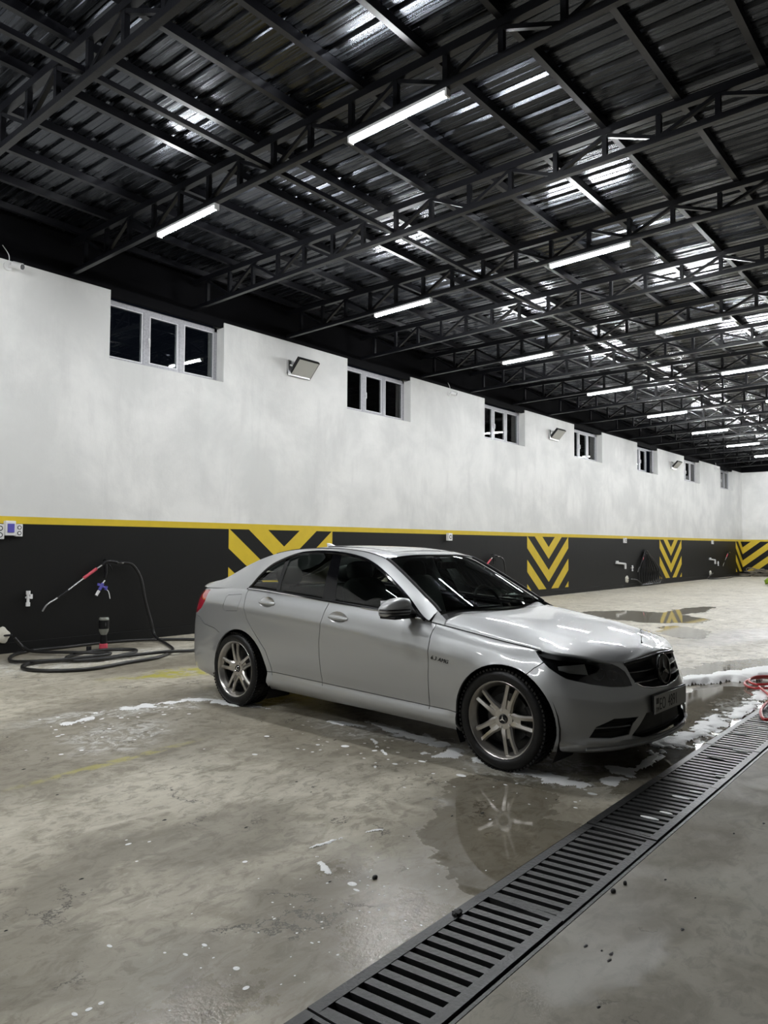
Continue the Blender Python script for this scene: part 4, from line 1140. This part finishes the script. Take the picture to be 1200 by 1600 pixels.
# front lip crease shadow line and splitter
b = MB(); pts = [gp(v, .205, .004) for v in np.linspace(-.70, .70, 40)]; b.tube(pts, .010, 6); b.build('front_splitter', M['paint'], car, smooth=True)
# number plate
pl = empty('number_plate', (.752, 0, .428), 0, car)
b = MB(); b.box(-.004, .004, -.262, .262, -.056, .056); b.build('plate_sheet', M['plate'], pl, bevel=.002)
b = MB(); b.box(-.010, -.003, -.270, .270, -.063, .063); b.build('plate_holder', M['darkplastic'], pl)
FM = {}
def text(body, size, mat_, parent, loc, rot, name, ext=.0006, sx=1.0, shear=0):
    cu = bpy.data.curves.new(name, 'FONT'); cu.body = body; cu.size = size; cu.extrude = ext; cu.offset = 0; cu.space_character = 1.08; cu.shear = shear
    o = bpy.data.objects.new('tmp', cu); COL.objects.link(o); dg = bpy.context.evaluated_depsgraph_get(); me = bpy.data.meshes.new_from_object(o.evaluated_get(dg)); bpy.data.objects.remove(o)
    me.materials.clear(); me.materials.append(mat_); ob = link(name, me, parent); ob.location = loc; ob.rotation_euler = rot; ob.scale = (sx, 1, 1); return ob
RX = (math.pi/2, 0, math.pi/2)
text('EO', .105, M['ink'], pl, (.0045, -.195, -.038), RX, 'plate_lettering', sx=.72)
text('4891', .105, M['ink'], pl, (.0045, -.055, -.038), RX, 'plate_lettering', sx=.72)

text('TM', .040, M['ink'], pl, (.0045, -.248, -.044), RX, 'plate_lettering', sx=.8)
b = MB(); b.box(.004, .0046, -.245, -.203, .004, .040); b.build('plate_emblem', M['ink'], pl)
# fender badge
p0 = Vector(PS(-.535, .655, .003)); p1 = Vector(PS(-.38, .634, .003))
text('6.3 AMG', .036, M['ink'], car, p0-Vector((0, .001, .006)), (math.pi/2, .13, 0), 'fender_badge', ext=.0015, sx=1.05, shear=.25)
# rear bumper reflector strip / exhausts skipped from view; interior
def seat(x, y, parent=car, nm='front_seat', wide=.25):
    s = empty(nm, (x, y, .0), 0, parent)
    b = MB(); b.grid(superbox(0, 0, .50, .27, wide, .10, 0, e=.5)); b.build('cushion', M['interior'], s, smooth=True)
    b = MB(); b.grid(superbox(-.0, 0, 0, .065, wide, .33 if wide < .4 else .27, 0, e=.5)); o = b.build('backrest', M['interior'], s, smooth=True); o.location = (-.30, 0, .83 if wide < .4 else .78); o.rotation_euler = (0, -.32, 0)
    for dy in ((0,) if wide < .4 else (-.38, .38)):
        b = MB(); b.grid(superbox(0, 0, 0, .055, .135, .085, 0, e=.65)); o = b.build('headrest', M['interior_grey'], s, smooth=True); o.location = (-.43, dy, 1.195 if wide < .4 else 1.13); o.rotation_euler = (0, -.2, 0)
    return s
seat(-1.28, -.36); seat(-1.28, .36); seat(-2.15, 0, nm='rear_seat', wide=.62)
b = MB(); b.grid(superbox(-.66, 0, .83, .16, .70, .09, 0, e=.5)); b.build('dashboard', M['interior'], car, smooth=True)
b = MB(); T = Matrix.Rotation(-.35, 3, 'Y'); b.tube([Vector((-.90, .36, .90))+T@Vector((0, .185*math.sin(t), .185*math.cos(t))) for t in np.linspace(0, 2*math.pi, 33)[:-1]], .014, 8, closed=True)
b.bar((-.895, .20, .90), (-.895, .52, .90), .03, .03); b.build('steering_wheel', M['interior'], car, smooth=True)
b = MB(); b.box(-2.9, -.5, -.74, .74, .30, .36); b.box(-3.1, -2.55, -.60, .60, .90, .955); b.build('cabin_floor', M['interior'], car)
b = MB(); b.box(-1.08, -1.05, -.12, .12, 1.225, 1.285); b.build('rear_view_mirror', M['interior'], car, bevel=.01)
# ================================================================ things on the wall and the floor
def wallthing(name, x, z, **k): return empty(name, (x, WY, z), 0, **k)
# socket boxes
def socket_box(x, z, label, w=.09, h=.16, d=.05, outlets=2):
    t = wallthing('power_socket', x, z, label=label, cat='socket', group='sockets under the yellow line')
    b = MB(); b.box(-w/2, w/2, -d, 0, -h/2, h/2); b.build('box', M['white'], t, bevel=.008)
    for i in range(outlets):
        zz = (i-(outlets-1)/2)*h*.45; b = MB(); b.tube([(0, -d-.004, zz), (0, -d+.004, zz)], w*.30, 16); b.build('outlet', M['darkplastic'], t, smooth=True)
        b = MB(); b.tube([(0, -d-.006, zz), (0, -d-.002, zz)], w*.20, 16); b.build('outlet_face', M['white'], t, smooth=True)
    return t
socket_box(4.37, 1.575, 'small white double socket right of the blue-windowed breaker box')
socket_box(4.13, 1.555, 'white socket cut by the left frame edge beside the breaker box', .11, .19)
t = wallthing('breaker_box', 4.252, 1.60, label='white breaker box with a blue window on the black wall under the yellow line', cat='breaker box')
b = MB(); b.box(-.065, .065, -.075, 0, -.095, .095); b.build('box', M['white'], t, bevel=.012)
b = MB(); b.box(-.042, .042, -.088, -.073, -.055, .058); b.build('cover_window', M['blue'], t, bevel=.005)
for s, lab in ((14.13, 'white socket box on the black wall above the car windscreen'), (24.55, 'white socket box on the black wall above the white pipe elbow'), (34.5, 'white socket box farthest along the black wall')):
    socket_box(s, 1.60, lab, .16, .17, .07, 1)
    b = MB(); b.tube([(s+.05, WY-.02, 1.68), (s+.05, WY-.02, 1.76)], .02, 8); 
# water fittings
def valve(x, z, label):
    t = wallthing('water_valve', x, z, label=label, cat='valve', group='water valves on the black wall')
    b = MB(); b.tube([(0, -.05, -.11), (0, -.05, .09)], .018, 10); b.tube([(0, -.05, -.11), (0, -.05, -.06)], .027, 10); b.tube([(0, -.05, .04), (0, -.05, .09)], .027, 10); b.tube([(0, 0, 0), (0, -.05, 0)], .016, 8); b.build('pipe', M['white'], t, smooth=True)
    b = MB(); b.box(.02, .05, -.07, -.05, -.015, .045); b.tube([(0, -.05, 0), (.045, -.06, 0)], .014, 8); b.build('lever', M['white'], t)
valve(4.505, .70, 'white plastic valve on the black wall left of the red lance')
valve(25.15, .66, 'white plastic valve beside the hanging bundle of black hose')
valve(35.25, .66, 'white plastic valve at the far end of the black wall')
def elbow(x, z, label):
    t = wallthing('pipe_elbow', x, z, label=label, cat='pipe', group='white pipe elbows')
    b = MB(); b.tube([(-.62, 0, .05), (-.62, -.06, .05), (-.3, -.06, .03), (.04, -.06, .01)], .032, 10); b.tube([(.05, -.06, .02), (.05, -.06, -.16)], .036, 10); b.build('pipe', M['white'], t, smooth=True)
    b = MB(); b.tube([(-.62, -.05, .02), (-.62, -.05, .12)], .05, 10); b.build('joint', M['white'], t, smooth=True)
elbow(24.45, .80, 'white pipe elbow sticking out of the black wall before the hanging hose bundle')
elbow(34.7, .80, 'white pipe elbow farthest along the black wall')
def rose(x, z, r, label, name='wall_flange'):
    t = wallthing(name, x, z, label=label, cat='flange', group='cream foam flanges low on the wall')
    b = MB(); n = 22; pr = [(0, -.05)]+[(r*.5, -.055), (r*.9, -.035), (r, 0)]; b.lathe(pr, n, 'y')
    b.v = [(x_*(1+.10*math.sin(5*math.atan2(z_, x_)+1)), y_, z_*(1+.10*math.sin(5*math.atan2(z_, x_)+1))) for x_, y_, z_ in b.v]; b.build('flange', M['offwhite'], t, smooth=True)
    b = MB(); b.tube([(0, -.03, 0), (r*.9, -.10, .005)], .013, 8); b.build('spout', M['darkplastic'], t, smooth=True)
rose(4.20, .235, .105, 'cream foam flange low on the wall where the coiled black hose comes out')
rose(24.75, .28, .12, 'cream flange low on the wall left of the hanging hose bundle')
rose(34.2, .24, .11, 'cream flange low on the wall near the far corner')
# pressure lance on the wall (nearest bay)
def lance(dx, label, withinj=True, sc=1.0, mir=1):
    t = wallthing('pressure_lance', dx, 0, label=label, cat='lance', group='pressure washer lances hanging on the wall')
    y = -.085
    b = MB(); b.tube(crom([(-.86, y, .515), (-.80, y, .60), (-.69, y, .665), (-.60, y, .72)], 4), .011, 8); b.tube([(-.60, y, .72), (-.30, y, .93), (-.11, y, 1.06), (0, y, 1.125)], .011, 8); b.build('tube', M['satin'], t, smooth=True)
    b = MB(); b.tube([(-.66, y, .685), (-.52, y, .775)], .020, 8); b.build('coupling', M['darkplastic'], t, smooth=True)
    b = MB(); b.tube([(-.30, y, .93), (-.11, y, 1.06)], .021, 10); b.build('red_sleeve', M['redp'], t, smooth=True)
    b = MB(); b.tube(crom([(-.03, y, 1.105), (.04, y, 1.16), (.14, y, 1.155), (.20, y, 1.14)], 4), [.022]*13, 8); b.tube([(.02, y, 1.12), (.03, y, 1.0), (.01, y-.01, .93)], [.028, .024, .018], 8); b.tube(crom([(.07, y, 1.12), (.11, y, 1.07), (.12, y, 1.03)], 4), .007, 6); b.build('trigger_grip', M['darkplastic'], t, smooth=True)
    b = MB(); b.tube([(.20, y, 1.145), (.30, y, 1.135)], .016, 8); b.build('hose_fitting', M['chrome'], t, smooth=True)
    b = MB(); b.tube([(.03, -.01, 1.17), (.03, y, 1.19)], .008, 6); b.build('hook', M['steel'], t)
    return t
lance(5.54, 'pressure washer lance with a red sleeve on the wall near the left end')
lance(15.96, 'pressure washer lance with a red sleeve seen just above the windscreen')
t = wallthing('foam_injector', 5.53, .80, label='blue and white foam nozzle hanging under the lance grip', cat='nozzle')
y = -.08
b = MB(); b.tube([(.03, y, .09), (-.01, y, .04)], .010, 8); b.build('inlet', M['white'], t, smooth=True)
b = MB(); b.tube([(.0, y, .05), (-.05, y, -.04)], .022, 10); b.tube([(-.06, y, .035), (.05, y, -.02)], .016, 8); b.tube([(-.065, y, .02), (-.06, y, .055)], .018, 8); b.tube([(.045, y, -.045), (.055, y, .01)], .020, 8); b.build('body', M['blue'], t, smooth=True)
b = MB(); b.tube([(-.055, y, -.05), (-.095, y, -.115)], .021, 10); b.build('spout', M['white'], t, smooth=True)
b = MB(); b.tube(crom([(.04, y, -.03), (.09, y, -.07), (.115, y, -.17)], 5), .006, 6); b.build('suction_tube', M['white'], t, smooth=True)
# thick black hose on the floor
HP = [(5.84, WY-.07, 1.135), (5.98, WY-.10, 1.10), (6.10, WY-.13, .90), (6.16, WY-.16, .58), (6.24, WY-.20, .26), (6.25, 9.50, .06), (6.02, 8.85, .022), (5.76, 8.36, .022), (5.30, 7.98, .022), (4.83, 7.89, .022), (4.30, 7.80, .022), (3.95, 8.02, .022), (3.84, 8.35, .022), (3.98, 8.62, .022), (4.28, 8.64, .024), (4.72, 8.36, .03), (5.26, 8.50, .03), (5.45, 8.80, .022), (5.12, 9.06, .022), (4.66, 8.90, .022), (4.44, 8.56, .03), (4.60, 8.34, .03), (5.10, 8.30, .03), (5.50, 8.14, .05), (5.95, 8.15, .022), (6.45, 8.42, .022), (6.66, 8.95, .022), (6.13, 9.45, .03), (5.60, 9.70, .022), (4.95, 9.66, .022), (4.55, 9.68, .022), (4.20, 9.45, .022), (3.98, 8.98, .022), (4.10, 8.57, .05), (4.43, 8.46, .05), (4.97, 8.52, .05), (4.70, 8.95, .05), (4.46, 9.45, .04), (4.42, 9.66, .08), (4.32, 9.70, .20)]
b = MB(); b.tube(crom(HP, 9), .0205, 10)
tag(b.build('pressure_hose', M['rubber'], smooth=True), 'thick black hose falling from the lance into a loose coil left of the car', 'hose')
# hose of second lance
b = MB(); b.tube(crom([(16.26, WY-.07, 1.135), (16.45, WY-.09, 1.05), (16.52, WY-.10, .8), (16.56, WY-.11, .4), (16.62, WY-.13, .03), (16.2, WY-.35, .022), (15.3, WY-.4, .022)], 8), .018, 8)
tag(b.build('pressure_hose', M['rubber'], smooth=True), 'black hose hanging from the lance behind the car windscreen', 'hose')
# bottle standing upside down and black cap
t = empty('spray_bottle', (5.24, 9.16, 0), label='clear upside-down bottle with a pink base standing by the hose coil', cat='bottle')
b = MB(); b.lathe([(0, .0), (.052, .0), (.055, .02), (.052, .085), (.044, .09)], 24, 'z'); b.build('pink_cap', M['redp'], t, smooth=True)
b = MB(); b.lathe([(.044, .09), (.046, .13), (.040, .19), (.042, .205)], 20, 'z'); b.build('neck', M['darkplastic'], t, smooth=True)
b = MB(); b.lathe([(.040, .205), (.062, .25), (.066, .27), (.066, .42), (.055, .435), (0, .435)], 24, 'z'); bo_ = b.build('body', M['clearplastic'], t, smooth=True)
b = MB(); b.lathe([(.067, .285), (.0672, .285), (.0672, .40), (.067, .40)], 24, 'z'); b.build('label_band', M['darkplastic'], bo_, smooth=True)
b = MB(); b.add([(-.045*.75, -.052, .32), (-.012, -.066, .32), (-.012, -.066, .37), (-.045*.75, -.052, .37)], [(0, 1, 2, 3)]); b.build('label_mark', M['white'], bo_)
t = empty('bottle_cap', (5.08, 9.24, 0), label='small black cap on the floor beside the upside-down bottle', cat='cap')
b = MB(); b.lathe([(0, .0), (.032, .0), (.032, .055), (.028, .06), (0, .06)], 20, 'z'); b.build('cap', M['darkplastic'], t, smooth=True)
# hanging hose bundle in the third bay
b = MB(); rr = random.Random(4)
for k in range(9):
    xb = 25.75+.20*k; top = 26.35+rr.uniform(-.05, .12)
    b.tube(crom([(top-.05, WY-.08, 1.28), (xb-.05, WY-.10-.01*k, .62), (xb-.1, WY-.12, .12+.02*k), (xb+.10, WY-.16, .06), (xb+.35, WY-.12, .14+.02*k), (min(xb+.30, 27.3), WY-.09, .62), (top+.05, WY-.07, 1.28)], 6), .020, 6)
b.tube(crom([(24.9, WY-.09, .28), (25.4, WY-.12, .24), (25.8, WY-.16, .06)], 6), .02, 6)
tag(b.build('hose_bundle', M['rubber'], smooth=True), 'bundle of black hose hung in long loops on the black wall before the third chevron', 'hose bundle')
t = lance(26.25, 'pale lance tube hanging beside the long hose loops', mir=1); t.scale = (.8, 1, 1)
lance(36.75, 'pale lance on the wall nearest the far corner')
b = MB(); b.tube(crom([(34.3, WY-.10, .25), (33.2, WY-.2, .05), (34.0, WY-.4, .022), (35.5, WY-.45, .022), (37.0, WY-.3, .03), (37.8, WY-.5, .022), (38.1, WY-.7, .022)], 8), .022, 8)
tag(b.build('pressure_hose', M['rubber'], smooth=True), 'black hose lying along the foot of the wall near the far corner', 'hose')
# tangled heap at the corner
b = MB(); rr = random.Random(9)
for k in range(26):
    cx_, cy_ = 38.9+rr.uniform(-.35, .25), 8.9+rr.uniform(-.7, .45); ra = rr.uniform(.18, .42); tl = rr.uniform(-.5, .5); zz = rr.uniform(.06, .30)
    b.tube([(cx_+ra*math.cos(a), cy_+ra*math.sin(a), max(.02, zz+tl*ra*math.sin(a+k))) for a in np.linspace(0, 2*math.pi, 15)[:-1]], .016, 5, closed=True)
o = b.build('rope_heap', M['straw'], smooth=True); tag(o, 'tangled heap of pale cord in the far corner under the wrapped chevron', 'cord', kind=None)
# floodlights
def flood(x, z, label, k=0):
    t = wallthing('floodlight', x, z, label=label, cat='floodlight', group='square floodlights on the white wall')
    b = MB(); b.box(-.32, -.25, -.05, 0, -.10, .14); b.box(-.32, .22, -.045, -.02, -.13, -.07); b.bar((-.285, -.03, .05), (-.20, -.10, .05), .03, .03); b.build('bracket', M['satin'], t)
    hd = empty('lamp_head', (0, -.12, .03), 0, t); hd.rotation_euler = (.75, .0, 0)
    b = MB(); b.box(-.26, .26, -.03, .03, -.19, .19); b.build('case', M['steel'], hd, bevel=.006)
    b = MB(); b.box(-.24, .24, -.034, -.030, -.17, .17); b.build('diffuser', M['floodglass'], hd)
    return t
flood(9.36, 4.58, 'square unlit floodlight on the white wall between the first and second windows')
flood(19.42, 4.56, 'square unlit floodlight on the white wall between the third and fourth windows')
flood(29.6, 4.56, 'square unlit floodlight on the white wall between the fifth and sixth windows')
# cameras
def cctv(x, z, label):
    t = wallthing('security_camera', x, z, label=label, cat='camera', group='small white security cameras')
    b = MB(); b.tube([(-.07, 0, 0), (-.07, -.03, 0)], .055, 20); b.build('mount', M['white'], t, smooth=True)
    b = MB(); b.tube(crom([(-.07, -.03, 0), (0, -.07, .01), (.03, -.09, .01)], 4), .022, 8); b.tube([(-.02, -.05, .03), (.05, -.15, -.005)], .043, 18); b.build('body', M['white'], t, smooth=True)
    b = MB(); b.tube([(.0495, -.148, -.005), (.054, -.156, -.008)], .036, 18); b.build('lens', M['darkplastic'], t, smooth=True)
    b = MB(); b.tube(crom([(-.06, -.02, .05), (-.08, -.05, .14), (-.16, -.05, .24)], 5), .005, 6); b.build('cable', M['white'], t)
cctv(4.22, 4.985, 'small white security camera at the top of the wall near the left edge'); cctv(14.2, 4.93, 'small white security camera at the top of the wall between the second and third windows'); cctv(35.2, 4.93, 'tiny white camera at the top of the wall beside the last window')
# red hose rings
b = MB(); b.tube(crom([(8.20, 2.03, .03), (8.49, 2.03, .04), (8.72, 1.95, .03), (8.74, 1.82, .03), (8.45, 1.72, .03), (8.15, 1.76, .03), (8.0, 1.90, .03)], 6, True), .012, 8, closed=True)
b.tube(crom([(8.24, 2.0, .055), (8.49, 1.99, .065), (8.66, 1.90, .055), (8.60, 1.80, .055), (8.3, 1.76, .055), (8.08, 1.88, .055)], 6, True), .012, 8, closed=True)
b.tube(crom([(8.05, 1.86, .04), (7.6, 1.66, .03), (7.15, 1.62, .03), (6.86, 1.575, .03), (6.66, 1.50, .02), (6.85, 1.45, .02), (7.3, 1.5, .02), (8.4, 1.52, .02), (9.4, 1.9, .02)], 6), .013, 8)
tag(b.build('red_hose', M['redhose'], smooth=True), 'red hose coiled in the foam at the edge of the drain past the car', 'hose')
# green thing far right
b = MB(); rr = random.Random(2)
b.grid(superbox(30.0, 6.22, .16, .55, .42, .16, 0, 18, 10, .7)); b.v = [(x+rr.uniform(-.05, .05), y+rr.uniform(-.05, .05), max(.0, z+rr.uniform(-.05, .05))) for x, y, z in b.v]
tag(b.build('cloth_heap', M['green'], smooth=False), 'bright green heap on the floor at the right edge far down the hall', 'heap')
b = MB(); b.box(37.9, 39.4, 4.5, 7.7, 0, .10); tag(b.build('kerb_strip', M['black_paint'], bevel=.01), 'low black kerb strip on the floor before the far wall', 'kerb')
# ---------------------------------------------------------------- foam
import mathutils
def foam(name, ell, thr, hmax, step, label, seed=0, fine=7.0, parent=None, zb=.0015):
    """height field of suds inside soft ellipses (cx,cy,rx,ry,deg)"""
    xs0 = min(e[0]-max(e[2], e[3])*1.3 for e in ell); xs1 = max(e[0]+max(e[2], e[3])*1.3 for e in ell); ys0 = min(e[1]-max(e[2], e[3])*1.3 for e in ell); ys1 = max(e[1]+max(e[2], e[3])*1.3 for e in ell)
    nx = int((xs1-xs0)/step)+1; ny = int((ys1-ys0)/step)+1; idx = {}; b = MB(); H = {}
    nz = mathutils.noise.fractal
    for i in range(nx):
        x = xs0+i*step
        for j in range(ny):
            y = ys0+j*step; m = -9
            for cx, cy, rx, ry, dg in ell:
                a = math.radians(dg); dx, dy = x-cx, y-cy; p = (dx*math.cos(a)+dy*math.sin(a))/rx; q = (-dx*math.sin(a)+dy*math.cos(a))/ry; d = 1-math.hypot(p, q)
                if d > m: m = d
            if m < -.35: continue
            if 1.27 < y < 1.672: continue
            h = min(1, m*1.4)+nz(Vector((x*fine, y*fine, seed)), .9, 2.1, 4)*1.1-thr
            if h > -.25: H[(i, j)] = h
    for (i, j), h in list(H.items()):
        c = [(i, j), (i+1, j), (i+1, j+1), (i, j+1)]
        if all(q in H for q in c) and sum(H[q] > 0 for q in c) >= 2:
            for q in c:
                if q not in idx: idx[q] = len(b.v); hh = H[q]; b.v.append((xs0+q[0]*step, ys0+q[1]*step, zb+(hmax*min(1, hh*1.6)**.6 if hh > 0 else -.001)))
            b.f.append(tuple(idx[q] for q in c)); b.mi.append(0)
    if not b.f: return
    o = b.build(name, M['foam'], parent, smooth=True, fixn=False); tag(o, label, 'foam', kind='stuff'); return o
foam('soap_foam_and_glint', [(8.45, 2.36, .85, .13, -20), (8.95, 2.10, .5, .20, -20), (8.0, 2.52, .35, .10, -15)], .05, .06, .02, 'thick white band of foam on the floor right of the car front', 1, 2.6)
foam('soap_foam_and_glint', [(7.9, 1.80, .60, .11, 2), (7.0, 1.74, .55, .10, 3), (6.2, 1.80, .65, .15, 6), (5.6, 1.86, .55, .14, -5), (4.9, 1.80, .3, .06, 0)], .42, .012, .012, 'broken suds along the drain edge in front of the car', 2, 9.0)
foam('soap_foam_and_glint', [(4.42, 3.35, .10, .75, -14), (4.22, 2.75, .10, .45, 8), (4.20, 2.20, .12, .40, -10), (4.50, 1.85, .30, .10, 10), (4.05, 3.40, .035, .34, -38), (4.38, 4.0, .06, .25, 8)], .46, .007, .010, 'streaks of thin foam along the near side of the car and front wheel', 3, 7.0)
foam('soap_foam_and_glint', [(4.30, 5.25, .12, .45, 15), (3.75, 5.75, .45, .10, -14), (3.05, 5.68, .25, .07, 10), (4.2, 5.6, .25, .08, -45)], .44, .007, .011, 'streaks of thin foam trailing from the rear wheel', 4, 8.0)
foam('soap_foam_and_glint', [(2.40, 2.33, .09, .022, 60), (2.60, 2.50, .12, .014, -10), (2.86, 2.42, .05, .012, -30)], .22, .004, .006, 'small white patches imitating glossy reflections on the wet patch near the drain', 6, 22.0)  # white shapes painted in place of a glossy reflection on the wet floor
# suds spots
b = MB(); spots = [(3.9, 3.58, .03), (3.88, 2.59, .028), (3.96, 2.95, .022), (4.09, 1.83, .025), (3.80, 3.05, .018), (3.95, 3.35, .02), (4.02, 3.20, .014), (1.18, 2.18, .010), (1.22, 2.17, .010), (1.26, 2.17, .009), (1.45, 2.45, .010), (1.59, 2.2, .009), (1.67, 2.2, .010), (1.65, 2.0, .012), (1.6, 1.89, .011), (1.98, 3.2, .013), (2.21, 2.63, .012), (3.35, 3.9, .02), (3.8, 3.75, .016), (3.72, 4.2, .02), (2.36, 2.12, .02), (2.33, 2.07, .012), (1.9, 3.0, .007), (2.06, 3.15, .008), (2.0, 3.25, .006)]
rr = random.Random(5)
for k in range(60): spots.append((4.15+rr.gauss(0, .22)-.25, rr.uniform(1.8, 4.3), rr.uniform(.004, .012)))
for k in range(70): a = rr.random(); spots.append((2.2+rr.gauss(0, .35), 1.95+rr.gauss(0, .18), rr.uniform(.002, .006)))
for k in range(40): spots.append((3.2+rr.gauss(0, .5), 5.5+rr.gauss(0, .3), rr.uniform(.006, .02)))
for x, y, r in spots:
    if 1.27 < y < 1.69: continue
    n_ = 10; e = rr.uniform(.7, 1.3); b.add([(x+r*e*math.cos(a), y+r/e*math.sin(a), .0012) for a in np.linspace(0, 2*math.pi, n_+1)[:-1]]+[(x, y, .0012+r*.15)], [(i, (i+1) % n_, n_) for i in range(n_)])
tag(b.build('suds_spots', M['foam'], smooth=True, fixn=False), 'small white suds spots scattered on the wet concrete', 'suds', kind='stuff')
# bits of foam on the grate
b = MB()
for x, y, l in ((3.92, 1.44, .10), (4.05, 1.40, .07), (4.35, 1.42, .10), (4.5, 1.38, .08), (5.3, 1.50, .12), (5.6, 1.42, .1), (6.1, 1.55, .10), (6.4, 1.45, .09), (4.9, 1.36, .06)):
    b.grid(superbox(x, y, .004, .012, l/2, .005, 0, 10, 6, .9))
tag(b.build('suds_on_grate', M['foam'], smooth=True), 'smears of suds lying on the bars of the drain grate', 'suds', kind='stuff')
# leaf litter and grit specks
b = MB()
for k in range(46):
    x, y = rr.uniform(1.0, 5.5), rr.uniform(1.75, 6.5); r = rr.uniform(.004, .011)
    if k < 10: x, y = rr.uniform(2.2, 4.5), rr.uniform(.9, 1.24)
    b.add([(x+r*2*math.cos(a)*rr.uniform(.5, 1), y+r*math.sin(a)*rr.uniform(.5, 1), .001) for a in np.linspace(0, 2*math.pi, 7)[:-1]]+[(x, y, .004)], [(i, (i+1) % 6, 6) for i in range(6)])
tag(b.build('grit_specks', M['pit'], fixn=False), 'dark grit specks scattered on the concrete', 'grit', kind='stuff')
# wad of debris stuck in the grate edge
b = MB(); b.grid(superbox(2.43, 1.640, .008, .024, .014, .010, 0, 12, 8, .8)); b.v = [(x+rr.uniform(-.006, .006), y+rr.uniform(-.006, .006), z+rr.uniform(-.003, .003)) for x, y, z in b.v]
tag(b.build('debris_wad', M['pit']), 'small dark wad of debris caught on the edge of the drain grate', 'debris')
b = MB()
for x, y, r in ((2.46, 2.08, .014), (3.0, 1.255, .014), (3.10, 1.245, .010)):
    b.grid(superbox(x, y, .006, r, r*.7, .010, 0, 10, 6, .9))
tag(b.build('grit_clumps', M['pit']), 'dark clumps of dirt near the drain', 'grit', kind='stuff')
